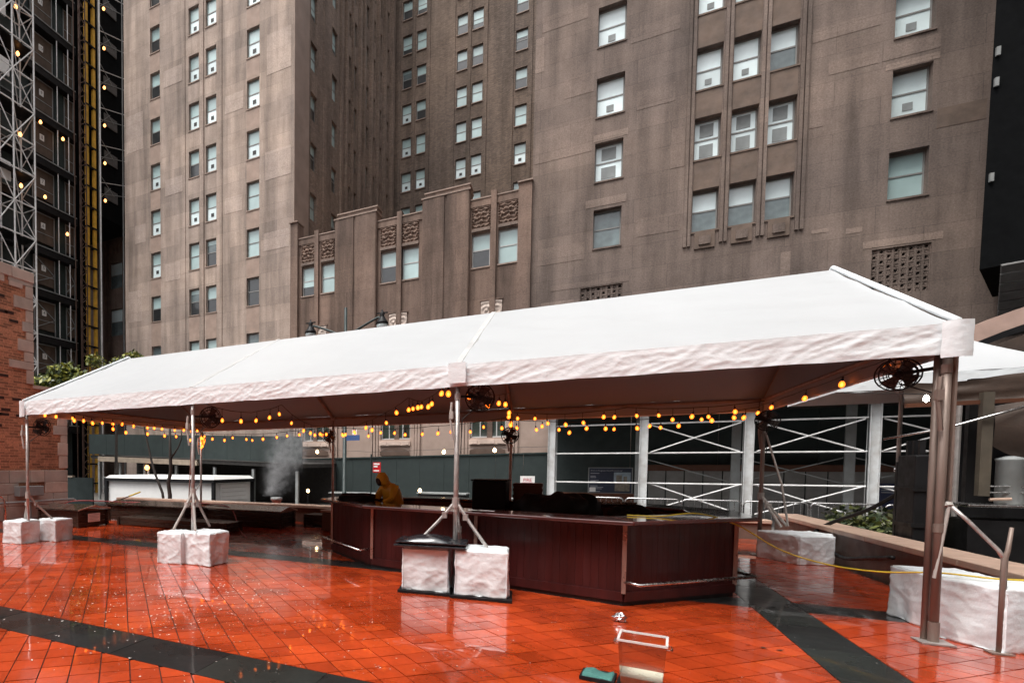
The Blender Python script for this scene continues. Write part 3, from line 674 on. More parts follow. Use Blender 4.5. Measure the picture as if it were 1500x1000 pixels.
# tube scaffold tower in front
sf = thing('tube_scaffold', (-22.2,15.4,STZ), 'tall pale tube scaffold tower with crossed braces in front of the dark building', 'scaffold')
SY = (12.6, 14.1, 15.5, 17.05)
for xx in (-21.9, -23.3):
    for yy in SY: m = MB(); m.tube([(xx,yy,STZ),(xx,yy,40)],.06,6); m.build('upright', m_whitetube, sf)
LV = [STZ+.8+2.05*k for k in range(20)]
for k, z in enumerate(LV):
    for xx in (-21.9, -23.3): m = MB(); m.tube([(xx,SY[0],z),(xx,SY[-1],z)],.045,5); m.build('ledger', m_whitetube, sf)
    for yy in SY[1:]: m = MB(); m.tube([(-21.9,yy,z),(-23.3,yy,z)],.035,5); m.build('transom', m_whitetube, sf)
    if k < 19:
        for i in range(3):
            a, b = (SY[i], SY[i+1]) if (k+i) % 2 else (SY[i+1], SY[i]); m = MB(); m.tube([(-21.86,a,z),(-21.86,b,z+2.05)],.038,5); m.build('brace', m_whitetube, sf)
        m = MB(); m.tube([(-21.9,SY[3]+.04,z),(-23.3,SY[3]+.04,z+1.0),(-21.9,SY[3]+.04,z+2.05)],.038,5); m.build('brace', m_whitetube, sf)
        m = MB(); m.tube([(-21.9,SY[2],z+2.05),(-23.3,SY[3],z)],.034,5); m.build('brace', m_whitetube, sf)
    if k % 2 == 0: m = MB(); m.box(-23.2,-22.0,SY[0],SY[-1],z-.09,z-.045); m.build('board_deck', m_black, sf)
for (y, z) in ((16.3,31.4),(16.4,28.5),(16.5,20.1),(16.5,23.4)):
    m = MB(); m.lathe([(.03,-.14),(.1,-.07),(.12,.02),(.05,.14)], (-22.6,y,z)); m.build('site_lamp', m_lampw, sf)
for y, z0, z1 in ((15.0,26.6,27.6),(15.0,20.0,21.2),(14.8,30.2,31.6)): m = MB(); m.box(-22.6,-22.5,y,y+.7,z0,z1); m.build('white_sheet', m_signw, sf)

# ------------------------------------------------------------------ brick church corner on the left
ch = thing('brick_church_corner', (-6,3,0), 'orange brick church wall with pale limestone quoins left of the tent', 'building')
BX = -4.6
m = MB(); m.box(-12,BX,-3,4.85,0,4.02); m.build('lower_wall', m_church, ch)
m = MB(); m.box(-12,BX-.002,-3,3.62,4.02,7.4); m.build('upper_wall', m_church, ch)
m = MB(); m.box(-12.05,BX+.03,3.62,4.9,4.021,4.12); m.build('ledge', m_quoin, ch)
def quoins(y1, z0, z1, back):
    z = z0; k = 0
    while z < z1 - .05:
        h = random.choice((.24,.3,.36,.42)); h = min(h, z1-z); L = random.choice((.34,.5,.62,.8)) if k % 2 else random.choice((.22,.3,.34))
        m = MB(); m.box(BX-.6, BX+.03+random.uniform(0,.012), y1-L, y1+.03+random.uniform(0,.01), z+.006, z+h-.006)
        m.build('quoin_stone', random.choice((m_quoin, m_quoin, m_quoin2)), ch, bevel=.012); z += h; k += 1
quoins(4.85, 1.55, 4.0, 0); quoins(3.62, 4.13, 7.2, 0)
for (a, b, z0, z1) in [(-1.2,3.62,7.2,7.5)]:
    y = a
    while y < b-.05:
        L = min(random.uniform(.5,.9), b+.06-y); m = MB(); m.box(BX-.6, BX+.06, y+.004, y+L-.004, z0+.004, z1+random.uniform(-.01,.05)); m.build('coping_stone', random.choice((m_quoin, m_quoin2)), ch, bevel=.015); y += L
for row, (z0, z1) in enumerate([(.02,.42),(.42,.78),(.78,1.12),(1.12,1.5)]):
    y = -2.9 + row*.3
    while y < 4.84:
        L = min(random.uniform(.5,1.15), 4.87-y)
        if not (row >= 2 and random.random() < .25):
            m = MB(); m.box(BX-.4, BX+.035+random.uniform(0,.012), y+.006, y+L-.006, z0+.006, z1-.006); m.build('base_stone', random.choice((m_quoin, m_quoin2, m_quoin2)), ch, bevel=.012)
        y += L
for (y, z) in [(2.2,1.75),(2.0,2.35),(3.2,6.95),(2.6,7.0)]:
    m = MB(); m.box(BX-.3, BX+.03, y-.35, y+.1, z, z+.28); m.build('brick_stone', m_quoin, ch, bevel=.01)
m_darkbrick = M('burnt_header_brick', (.05,.022,.016), .8)
for k in range(46):
    y = random.uniform(.6,4.2); z = random.uniform(1.7,6.9)
    if z > 3.9 and y > 3.0: continue
    m = MB(); m.box(BX-.05, BX+.006, y, y+.3, z, z+.08); m.build('dark_brick', m_darkbrick, ch)
# unseen church nave and block closing the square, added to cut side light
ce = thing('unseen_church_nave', (6,-24,STZ), 'unseen brick church nave with pale stone bands, added to cut light under the tent', 'building')
m = MB(); m.box(-22,26,-34,-19,STZ,20); m.build('nave_wall', m_church, ce)
m = MB(); m.hexa([(-22.3,-34,20),(26.3,-34,20),(26.3,-18.7,20),(-22.3,-18.7,20),(-22.3,-27,26),(26.3,-27,26),(26.3,-26,26),(-22.3,-26,26)]); m.build('roof', m_softgrey, ce)
for z in (3.0,9.0,14.2): m = MB(); m.box(-22,26,-18.99,-18.9,z,z+.4); m.build('stone_band', m_quoin, ce)
for k in range(8): m = MB(); x = -18+k*5.6; m.box(x,x+1.8,-19.02,-18.97,4.5,8.4); m.build('window', m_dark, ce)
ob_ = thing('unseen_office_tower', (40,6,STZ), 'unseen tall plain stone office tower, added to cut side light', 'building')
m = MB(); m.box(32,48,-34,14,STZ,60); m.build('tower_wall', m_block, ob_)
for k in range(9):
    for j in range(12): m = MB(); y = -32+k*5; z = 3+j*4.6; m.box(31.95,31.999,y,y+2.4,z,z+2.4); m.build('window', m_dark, ob_)
# service boxes and pipes at its foot
sv = thing('service_box', (-4.4,3.2,0), 'grey steel service box and pipe on the brick church wall', 'service box')
m = MB(); m.box(-4.57,-4.3,2.9,3.75,.72,1.02); m.build('box_body', m_greypost, sv, bevel=.015)
m = MB(); m.tube([(-4.42,3.35,.72),(-4.42,3.35,0)],.03,8); m.build('conduit', m_greypost, sv)
m = MB(); m.tube([(-4.35,2.2,.55),(-4.35,4.9,.55),(-4.35,5.0,.5)],.035,8); m.build('pipe', m_greypost, sv)
bk = thing('bicycle_rack', (-3.4,1.6,0), 'small bent steel rack on the wet tiles by the church wall', 'rack')
m = MB(); m.tube([(-3.4,1.3,0),(-3.4,1.3,.6)]+[(-3.4,1.55-.25*math.cos(a),.6+.25*math.sin(a)) for a in (.4,.8,1.2,1.6,2.0,2.4,2.8)]+[(-3.4,1.8,.6),(-3.4,1.8,0)],.03,8); m.build('hoop', m_ss, bk, smooth=True)

# ------------------------------------------------------------------ sidewalk shed, left part with green fascia
ls = thing('sidewalk_shed', (-9.5,18,STZ), 'long dark green sidewalk shed fascia with a lit opening beneath', 'shed')
def zt(x): return 3.62 - (x+17)/15*.5
n = 10
for k in range(n):
    a = -17+15.0*k/n; b = -17+15.0*(k+1)/n
    m = MB(); m.hexa([(a+.006,17,zt(a)-1.24-(a+17)/15*.1),(b-.006,17,zt(b)-1.24-(b+17)/15*.1),(b-.006,17.06,zt(b)-1.24-(b+17)/15*.1),(a+.006,17.06,zt(a)-1.24-(a+17)/15*.1),(a+.006,17,zt(a)),(b-.006,17,zt(b)),(b-.006,17.06,zt(b)),(a+.006,17.06,zt(a))]); m.build('fascia_board', m_green, ls)
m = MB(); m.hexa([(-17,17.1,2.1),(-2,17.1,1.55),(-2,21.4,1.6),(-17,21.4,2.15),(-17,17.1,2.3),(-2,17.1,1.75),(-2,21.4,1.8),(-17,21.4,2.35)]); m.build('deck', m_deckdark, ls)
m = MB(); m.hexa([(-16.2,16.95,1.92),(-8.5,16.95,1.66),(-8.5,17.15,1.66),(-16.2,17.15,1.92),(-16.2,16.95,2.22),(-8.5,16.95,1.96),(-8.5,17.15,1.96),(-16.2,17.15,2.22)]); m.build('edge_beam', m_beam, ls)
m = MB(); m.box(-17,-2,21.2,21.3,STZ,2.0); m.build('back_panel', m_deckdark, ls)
for x in (-16.4,-14.6,-12.6,-10.2,-7.5,-5.0,-2.4): m = MB(); m.box(x-.07,x+.07,17.2,17.34,STZ,1.9-(x+17)*.035); m.build('post', m_greypost, ls)
for z in (.3,.9): m = MB(); m.bar((-16.4,17.4,z),(-8,17.4,z),.06); m.build('rail', m_greypost, ls)
for k in range(9):
    x = -15.8+k*.85; h = random.uniform(.3,.9); m = MB(); m.box(x,x+random.uniform(.2,.6),19.5,20,STZ,h); m.build('stacked_material', random.choice((m_beam, m_greypost, m_blackgreen, m_ply)), ls)
m = MB(); m.lathe([(.03,-.15),(.13,-.08),(.15,.02),(.06,.15)], (-12.1,16.9,1.53)); m.build('work_lamp', m_lampw, ls)
m = MB(); m.bar((-12.05,16.95,1.4),(-12.05,16.95,STZ),.08); m.build('lamp_pole', m_signw, ls)
gp = thing('green_hoarding', (-17,13.5,STZ), 'low dark green hoarding with a timber top rail beside the church corner', 'hoarding')
m = MB(); m.box(-19.2,-14.0,14.5,14.6,STZ,.95); m.build('board', m_green, gp)
m = MB(); m.box(-19.2,-15.6,14.45,14.65,.951,1.05); m.build('top_rail', m_beam, gp)
# centre hoarding along the hotel
hc = thing('plywood_hoarding', (2,21.5,STZ), 'dark green plywood hoarding along the hotel base behind the tent', 'hoarding')
def zh(x): return 2.02+(x+4.8)/13.6*.27
n = 11
for k in range(n):
    a = -4.8+13.7*k/n; b = -4.8+13.7*(k+1)/n
    m = MB(); m.hexa([(a+.005,21.5,STZ),(b-.005,21.5,STZ),(b-.005,21.56,STZ),(a+.005,21.56,STZ),(a+.005,21.5,zh(a)),(b-.005,21.5,zh(b)),(b-.005,21.56,zh(b)),(a+.005,21.56,zh(a))]); m.build('hoarding_board', m_green, hc)
m = MB(); m.hexa([(-4.8,21.44,zh(-4.8)-.02),(8.9,21.44,zh(8.9)-.02),(8.9,21.62,zh(8.9)-.02),(-4.8,21.62,zh(-4.8)-.02),(-4.8,21.44,zh(-4.8)+.05),(8.9,21.44,zh(8.9)+.05),(8.9,21.62,zh(8.9)+.05),(-4.8,21.62,zh(-4.8)+.05)]); m.build('top_rail', m_greenpost, hc)
# dark kerbside clutter between terrace wall and hoarding
for k, (x, w, h, y, lb) in enumerate([(-1.2,2.6,.25,18.6,'long dark crate by the kerb left of the lamp post'),(3.3,2.2,.35,18.8,'dark crate with a metal lid below the green hoarding'),(6.4,2.0,.2,18.4,'low dark crate behind the bar near the rear tent pole')]):
    c = thing('site_crate', (x+w/2,y,STZ), lb, 'crate'); m = MB(); m.box(x,x+w,y,y+.9,STZ+.12,h); m.build('crate_body', m_tarp, c, bevel=.03); m = MB(); m.box(x-.04,x+w+.04,y-.05,y+.95,h+.001,h+.06); m.build('lid', m_greypost, c)

# ------------------------------------------------------------------ sidewalk shed, right part with white posts
rs_ = thing('sidewalk_shed', (15,18,STZ), 'sidewalk shed on white steel posts with crossed tube bracing', 'shed')
PXS = (9.08,12.12,15.12,18.18,21.2,24.2)
for x in PXS:
    m = MB(); m.box(x-.13,x+.13,16.95,17.05,STZ,3.8); m.box(x-.13,x-.11,16.88,17.12,STZ,3.8); m.box(x+.11,x+.13,16.88,17.12,STZ,3.8); m.box(x-.2,x+.2,16.85,17.15,3.801,3.9); m.build('post', m_whitepost, rs_)
    m = MB(); m.box(x-.13,x+.13,18.75,18.85,STZ,3.8); m.box(x-.12,x+.12,18.69,18.91,3.801,3.9); m.build('rear_post', m_greypost, rs_)
for i in range(len(PXS)-1):
    a, b = PXS[i]+.14, PXS[i+1]-.14
    for z in (3.25,2.17,1.06): m = MB(); m.tube([(a,17,z),(b,17,z)],.028,6); m.build('rail_tube', m_whitetube, rs_)
    if i > 0:
        for z0, z1 in ((2.2,3.2),(0.05,1.05)):
            m = MB(); m.tube([(a+.08,16.96,z0),(b-.08,16.96,z1)],.024,6); m.build('brace_tube', m_whitetube, rs_); m = MB(); m.tube([(a+.08,17.03,z1),(b-.08,17.03,z0)],.024,6); m.build('brace_tube', m_whitetube, rs_)
        m = MB(); m.tube([(a,18.8,2.0),(b,18.8,1.1)],.02,5); m.build('rear_brace', m_greypost, rs_)
        if i > 1: m = MB(); m.tube([(a,18.84,1.1),(b,18.84,2.0)],.02,5); m.build('rear_brace', m_greypost, rs_)
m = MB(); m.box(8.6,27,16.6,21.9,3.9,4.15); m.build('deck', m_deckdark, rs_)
m = MB(); m.box(8.6,27,16.55,16.6,3.85,5.1); m.build('fascia', m_green, rs_)
for k in range(6):
    a = 8.95+3.0*k; m = MB(); m.box(a+.01,a+2.99,20.95,21.05,STZ,3.9); m.build('back_board', m_green, rs_)
for k in range(14):
    a = 12.6+.62*k; m = MB(); m.box(a,a+.58,20.6,20.65,STZ,1.5); m.build('grey_panel', m_greywall, rs_)
m = MB(); m.box(12.5,21.3,20.55,20.7,1.5,1.75); m.build('panel_head', M('rust_brown_beam', (.12,.05,.03), .7), rs_)
m = MB(); m.box(8.95,12.55,20.8,20.95,STZ,.5); m.build('kick_board', m_copper, rs_)
# information board
ib = thing('information_board', (11.2,20.85,.5), 'navy work in progress board with printed building photo on the shed', 'sign')
m = MB(); m.box(10.42,12.02,20.86,20.9,.52,1.6); m.build('board', m_navy, ib)
m = MB(); m.box(10.38,12.06,20.85,20.93,1.6,1.63); m.box(10.38,12.06,20.85,20.93,.49,.52); m.box(10.38,10.42,20.85,20.93,.52,1.6); m.box(12.02,12.06,20.85,20.93,.52,1.6); m.build('frame', m_greypost, ib)
o = inst('heading', text_mesh('Work in Progress: Hotel/Commercial', .078, m_txt, 'LEFT'), ib, (10.47,20.853,1.49), (PI/2,0,0))
m = MB()
for k, L in enumerate((.34,.0,.2,.22,.0,.32,.2,.24,.0,.28,.5,.44,.0,.38)):
    if L: m.box(10.47,10.47+L,20.852,20.858,1.36-k*.062,1.385-k*.062)
m.build('print_lines', m_txt, ib)
m = MB(); m.box(11.36,11.98,20.85,20.858,.95,1.42); m.build('printed_photo', m_skyprint, ib)
m = MB(); m.box(11.45,11.66,20.845,20.849,.7,1.3); m.box(11.4,11.95,20.844,20.8485,.6,.98); m.box(11.72,11.85,20.845,20.849,.9,1.24); m.build('printed_building', m_bldprint, ib)
m = MB(); m.box(10.44,10.68,20.845,20.857,.55,.74); m.build('permit_sheet', m_signw, ib)
vb = thing('blue_banner', (20,20.4,0), 'dark blue banner hung below the shed near the shrubs', 'banner')
m = MB(); m.box(19.35,20.6,20.35,20.38,.12,1.1); m.build('banner_cloth', M('blue_banner', (.03,.04,.10), .5), vb)
m = MB()
for k in range(3): m.box(19.5,20.2-.1*k,20.342,20.349,.92-k*.08,.95-k*.08)
m.build('print_lines', m_txt, vb)
# crowd barriers
def barrier(x0, x1, y, lb):
    t = thing('crowd_barrier', ((x0+x1)/2,y,STZ), lb, 'barrier', 'steel crowd barriers under the sidewalk shed')
    rr = .12; top = .56
    pts = [(x0,y,STZ)] + [(x0+rr-rr*math.cos(a),y,top-rr+rr*math.sin(a)) for a in (0,.4,.8,1.2,1.57)] + [(x1-rr+rr*math.sin(a),y,top-rr+rr*math.cos(a)) for a in (0,.4,.8,1.2,1.57)] + [(x1,y,STZ)]
    m = MB(); m.tube(pts,.024,6); m.build('frame', m_ss, t, smooth=True)
    m = MB(); m.tube([(x0,y,STZ+.25),(x1,y,STZ+.25)],.018,6); m.build('lower_rail', m_ss, t)
    n = int((x1-x0)/.16)
    for k in range(1, n): x = x0+(x1-x0)*k/n; m = MB(); m.tube([(x,y,STZ+.25),(x,y,top-.02)],.009,5); m.build('bar', m_ss, t)
for i in range(7): barrier(9.9+1.62*i, 11.46+1.62*i, 15.5, 'steel crowd barrier with rounded corners in the row before the white shed posts')

# ------------------------------------------------------------------ right: netted building overhang, arched canopy
nb = thing('netted_building', (26,18,STZ), 'black netted building mass overhanging beside the hotel edge', 'building')
m = MB(); m.hexa([(20.62,18,7.72),(36,16.2,9.4),(36,22.3,9.4),(22.7,22.3,7.72),(20.8,18,34),(36,16.2,34),(36,22.3,34),(22.9,22.3,34)]); m.build('netting_wall', m_netting, nb)
m = MB(); m.box(25.5,36,17,22.3,STZ,9.3); m.build('lower_wall', m_netting, nb)
for k in range(7):
    a = k/7; b = (k+.86)/7
    m = MB(); m.hexa([(20.9+a*.6,17.6+a*1.5,7.66-a*1.6),(25.5,16.4+a*1.5,7.9-a*1.6),(25.5,16.4+b*1.5,7.9-b*1.6),(20.9+b*.6,17.6+b*1.5,7.66-b*1.6),(20.9+a*.6,17.65+a*1.5,7.72-a*1.6),(25.5,16.45+a*1.5,7.96-a*1.6),(25.5,16.45+b*1.5,7.96-b*1.6),(20.9+b*.6,17.65+b*1.5,7.72-b*1.6)]); m.build('soffit_slat', m_softgrey, nb)
for z in (14.0,13.1,10.3): m = MB(); m.box(20.70,20.78,17.90,17.98,z,z+.25); m.build('wall_lamp', m_greypost, nb)
ac = thing('arched_canopy', (21.5,14.5,0), 'tan arched canopy rib rising behind the second white tent', 'canopy')
def arch(mm, name, r0, r1, y0, y1):
    m = MB(); cx, cz = 22.1, .25; n = 24; ring = []
    for k in range(n+1):
        a = PI*(.18+.51*k/n); ring.append((math.cos(a), math.sin(a)))
    for k in range(n):
        (c0,s0),(c1,s1) = ring[k], ring[k+1]
        m.hexa([(cx+r0*c0*1.1,y0,cz+r0*s0),(cx+r0*c0*1.1,y1,cz+r0*s0),(cx+r0*c1*1.1,y1,cz+r0*s1),(cx+r0*c1*1.1,y0,cz+r0*s1),(cx+r1*c0*1.1,y0,cz+r1*s0),(cx+r1*c0*1.1,y1,cz+r1*s0),(cx+r1*c1*1.1,y1,cz+r1*s1),(cx+r1*c1*1.1,y0,cz+r1*s1)])
    m.build(name, mm, ac)
arch(m_tanband, 'rib', 5.45, 5.85, 13.9, 14.1); arch(m_black, 'vault', 5.30, 5.44, 13.9, 16.4); arch(m_stall, 'inner_rib', 4.85, 5.2, 13.8, 13.95)
for x in (28.3,): m = MB(); m.box(x-.2,x+.2,13.9,14.2,STZ,3.2); m.build('pier', m_tanband, ac)

# ------------------------------------------------------------------ second white tent on the right
t2 = thing('white_canopy_tent', (16.8,8.8,0), 'second white hip roofed canopy tent beyond the end of the main tent', 'tent')
q = [(14.2,6.2),(17.2,6.2),(17.2,9.0),(14.2,9.0)]; ap = (16.1,7.6,4.12)
for i in range(4):
    a, b = q[i], q[(i+1) % 4]
    def rf(u, v, a=a, b=b):
        p = Vector((a[0]+(b[0]-a[0])*u, a[1]+(b[1]-a[1])*u, 3.28)); z = p.lerp(Vector(ap), v); z.z -= .12*math.sin(PI*v)*(.5+.5*math.sin(PI*u)) - .01*N3(z.x*2,z.y*2,1); return z
    m = MB(); m.grid(12, 10, rf); m.build('roof_panel', m_vinyl, t2, smooth=True)
    m = MB(); m.grid(24, 3, lambda u, v: (a[0]+(b[0]-a[0])*u+.02*N3(u*9,v,i), a[1]+(b[1]-a[1])*u+.02*N3(u*9,v,i+5), 3.02+.26*v)); m.build('valance', m_val, t2, smooth=True)
for (x, y) in [(15.75,6.3),(15.95,8.9)]+q[1:3]: m = MB(); m.tube([(x,y,STZ),(x,y,3.25)],.035,8); m.build('pole', m_alu, t2)
# ------------------------------------------------------------------ the main tent
m_shade2 = vinyl('grey_valance_shade', (.30,.31,.32), .6, 3, .2)  # shade inside the white valances, put into a grey colour
L, WD, HE, VH, HR = 4.392, 6.055, 2.70, .285, 4.40
TZ = HE + VH
tent = thing('frame_tent', (6.6,3.0,0), 'long white gable frame tent over the bar with wrinkled valance', 'tent')
for i in range(3):
    for s in (0, 1):
        def rf(u, v, i=i, s=s):
            x = L*(i+u); y = -.04 + (WD/2+.04)*v if s == 0 else WD+.04 - (WD/2+.04)*v
            z = TZ + (HR-TZ)*v
            sag = .07*math.sin(PI*u)*math.sin(PI*v)**.8; wr = .016*N3(x*1.3,y*1.6,3+s)+.010*(1-abs(N3(x*.9+y*1.5,y*.7,6)))**6+.006*N3(x*4,y*1.2,9)
            wr += .022*max(0,1-v*7)*N3(x*3.2,v*3,5)
            return (x, y, z - sag + wr*(1 if 0 < v < 1 else 0))
        m = MB(); m.grid(56, 30, rf); m.build('roof_panel', m_vinyl, tent, smooth=True)
        m = MB(); m.grid(20, 12, lambda u, v: (lambda p: (p[0], p[1]+(.03 if s == 0 else -.03), p[2]-.03))(rf(u*.996+.002, .012+.976*v))); m.build('roof_shade_sheet', m_shade, tent, smooth=True)  # added grey sheet below each roof panel stands in for shade
        m = MB()
        if i > 0:
            y0 = -.05 if s == 0 else WD+.05
            m.hexa([(L*i-.06,y0,TZ-.01),(L*i+.06,y0,TZ-.01),(L*i+.06,WD/2,HR-.01),(L*i-.06,WD/2,HR-.01),(L*i-.035,y0,TZ+.014),(L*i+.035,y0,TZ+.014),(L*i+.035,WD/2,HR+.014),(L*i-.035,WD/2,HR+.014)]); m.build('seam_strap', M('grey_seam_strap', (.48,.48,.475), .5) if s == 0 and i == 1 else bpy.data.materials.get('grey_seam_strap') or m_val, tent)
def vwr(x, z, k):
    rg = lambda f, sh, o_: (1-abs(N3((x+z*sh)*f, z*f*1.3, k+o_)))**5
    md = .25+.5*max(0, .5+N3(x*.55, 3.3, k))
    a = md*(.010*N3(x*1.1+z*2.6,z*3.0,k)+.010*rg(2.2,-2.2,7)+.012*rg(5.0,-1.6,3)+.008*rg(10,1.4,5)+.004*rg(19,-.8,2)-.012)
    return a
for i in range(3):
    for s in (0, 1):
        def vf(u, v, i=i, s=s):
            x = L*(i+u); z = HE + VH*v; y = -.055 if s == 0 else WD+.055
            d = vwr(x, z, s*11)*(1.0 if .02 < v else .7)*min(1, (1-v)*3+.25); hem = .014*N3(x*2.3,1,s)
            return (x, y - (d if s == 0 else -d), z + (hem if v == 0 else 0))
        m = MB(); m.grid(180, 18, vf); m.build('valance', m_val, tent, smooth=True)
for xe, sg in ((-.03,-1),(3*L+.03,1)):
    m = MB(); m.grid(120, 10, lambda u, v: (xe + sg*vwr(u*WD, v*.3, 4), -.05+(WD+.1)*u, HE+VH*v)); m.build('end_valance', m_val, tent, smooth=True)
    m = MB(); m.face([(xe-.02*sg,0,TZ-.02),(xe-.02*sg,WD,TZ-.02),(xe-.02*sg,WD/2,HR-.01)]); m.build('gable_panel', m_vinyl, tent)
    m = MB()                                    # rope track edge along the gable
    for s in (0, 1):
        y0 = -.06 if s == 0 else WD+.06
        m.tube([(xe,y0,TZ+.015),(xe,WD/2,HR+.03)],.03,8)
    m.build('gable_edge', m_val, tent, smooth=True)
for (cx, cy, lb) in ((3*L+.02,-.06,1),(-.03,-.06,0),):   # wrapped corners
    m = MB(); m.grid(16, 12, lambda u, v: (cx+(.20 if lb else -.16)*(u-.5)*1.0+.006*N3(u*3,v*3,2), cy-.035-.03*math.sin(PI*u)-.006*abs(N3(u*2,v*3,8)), HE-.035+(VH+.05)*v)); m.build('corner_wrap', m_val, tent, smooth=True)
m = MB(); m.box(2*L-.10, 2*L+.12, -.12, -.085, HE+.04, TZ+.02); m.build('corner_wrap', m_val, tent)
for y in (.0, WD-.01): m = MB(); m.grid(60, 4, lambda u, v: (3*L*u, y+.012*N3(u*40,v*2,1), HE+.012+(VH-.02)*v)); m.build('valance_shade_sheet', m_shade2, tent, smooth=True)  # added grey sheets inside the valances stand in for shade
for x in (.02, 3*L-.02): m = MB(); m.grid(40, 4, lambda u, v: (x+.012*N3(u*30,v*2,4), .02+(WD-.04)*u, HE+.012+(VH-.02)*v)); m.build('valance_shade_sheet', m_shade2, tent, smooth=True)
for x in (.03, 3*L-.03): m = MB(); m.face([(x,.02,TZ-.03),(x,WD-.02,TZ-.03),(x,WD/2,HR-.05)]); m.build('gable_shade_sheet', m_shade, tent)  # added grey sheet inside each gable stands in for shade
# frame
m = MB(); m.tube([(0,WD/2,HR-.09),(3*L,WD/2,HR-.09)],.032,8); m.build('ridge_tube', m_alu, tent)
for y in (0, WD): m = MB(); m.tube([(0,y,TZ-.06),(3*L,y,TZ-.06)],.032,8); m.build('eave_tube', m_bronze, tent)
for x in (0.02, 3*L-.02): m = MB(); m.tube([(x,0,TZ-.06),(x,WD,TZ-.06)],.032,8); m.build('eave_tube', m_bronze, tent)
for i in range(4):
    for s in (0, 1):
        m = MB(); m.tube([(L*i,0 if s == 0 else WD,TZ-.06),(L*i,WD/2,HR-.1)],.036,8); m.build('rafter', m_bronze, tent)
    for y in (0, WD):
        x = L*i
        mm = m_bronze if i == 3 else m_alu
        m = MB(); m.tube([(x,y,.015),(x,y,TZ-.08)],.032,12); po = m.build('pole', mm, tent, smooth=True)
        m = MB(); m.box(x-.11,x+.11,y-.11,y+.11,.002,.016); m.build('base_plate', m_alu, po)
        for c0, c1, cr in ((.016,.2,.039),(1.05,1.13,.038),(TZ-.45,TZ-.37,.039)): m = MB(); m.tube([(x,y,c0),(x,y,c1)],cr,12); m.build('collar', mm, po)
        # corner fitting and ratchet gear at head height
        m = MB(); m.box(x-.05,x+.05,y-.05,y+.05,TZ-.12,TZ-.03); m.build('corner_fitting', m_alu, tent)
        m = MB(); m.box(x-.085,x-.04,y-.09,y-.03,2.28,2.38); m.tube([(x-.06,y-.06,2.5),(x-.075,y-.07,2.3),(x-.05,y-.06,2.1),(x-.04,y-.05,2.0)],.018,6); m.build('ratchet', m_strap if i < 3 else m_bronze, tent)
# bundled poles at the near right corner
x = 3*L
m = MB(); m.tube([(x-.035,.065,.015),(x-.035,.065,TZ-.15)],.027,10); m.build('pole', m_bronze, tent, smooth=True)
m = MB(); m.box(x+.045,x+.06,-.03,.03,1.35,TZ-.1); m.build('strap', m_bronze, tent)
m = MB(); m.tube([(x+.05,0,1.33),(x+.05,-.02,1.3)],.03,8); m.tube([(x+.05,-.02,1.3),(x-.02,-.02,.62)],.014,6); m.tube([(x+.06,.01,1.28),(x+.0,.05,.62)],.012,6); m.build('strap', m_strap, tent)
def tripod(x, y, z0, feet, mm, zt_=1.02):
    for (fx, fy, fz_) in feet: m = MB(); m.tube([(x+(fx-x)*.06,y+(fy-y)*.06,z0),(x+(fx-x)*.5,y+(fy-y)*.5,(z0+fz_)/2),(fx,fy,fz_)],.022,8); m.build('strut', mm, tent)
    m = MB(); m.tube([(x,y,z0-.05),(x,y,z0+.08)],.05,10); m.build('strut_collar', mm, tent)
    for (fx, fy, fz_) in feet: m = MB(); m.box(x+(fx-x)*.32-.03,x+(fx-x)*.32+.03,y+(fy-y)*.32-.03,y+(fy-y)*.32+.03,z0+(fz_-z0)*.32-.04,z0+(fz_-z0)*.32+.04); m.build('strut_clamp', mm, tent)
tripod(L,0,1.18,[(L-.12,-.38,.58),(L+.28,-.30,.58),(L+.1,.35,.58)], m_strap)
tripod(2*L,0,1.16,[(2*L-.42,-.12,.68),(2*L+.42,-.12,.62),(2*L+.05,.45,.05)], m_alu)
tripod(0,0,1.0,[(-.25,.1,.47),(.15,.5,.47)], m_strap)
tripod(3*L,WD,1.1,[(3*L+.2,WD-.45,.58),(3*L+.35,WD-.15,.58)], m_strap)
m = MB(); m.tube([(.0,WD,1.15),(-.3,WD-.2,.55)],.012,6); m.build('strut', m_strap, tent)
m = MB(); m.tube([(L-.01,-.02,2.05),(L-1.2,1.4,.9)],.012,6); m.build('guy_strap', m_strap, tent)
m = MB(); m.tube([(3*L+.03,WD-.02,2.3),(3*L+.22,WD-.3,1.35),(3*L+.3,WD-.42,.6)],.016,6); m.build('guy_strap', m_strap, tent)

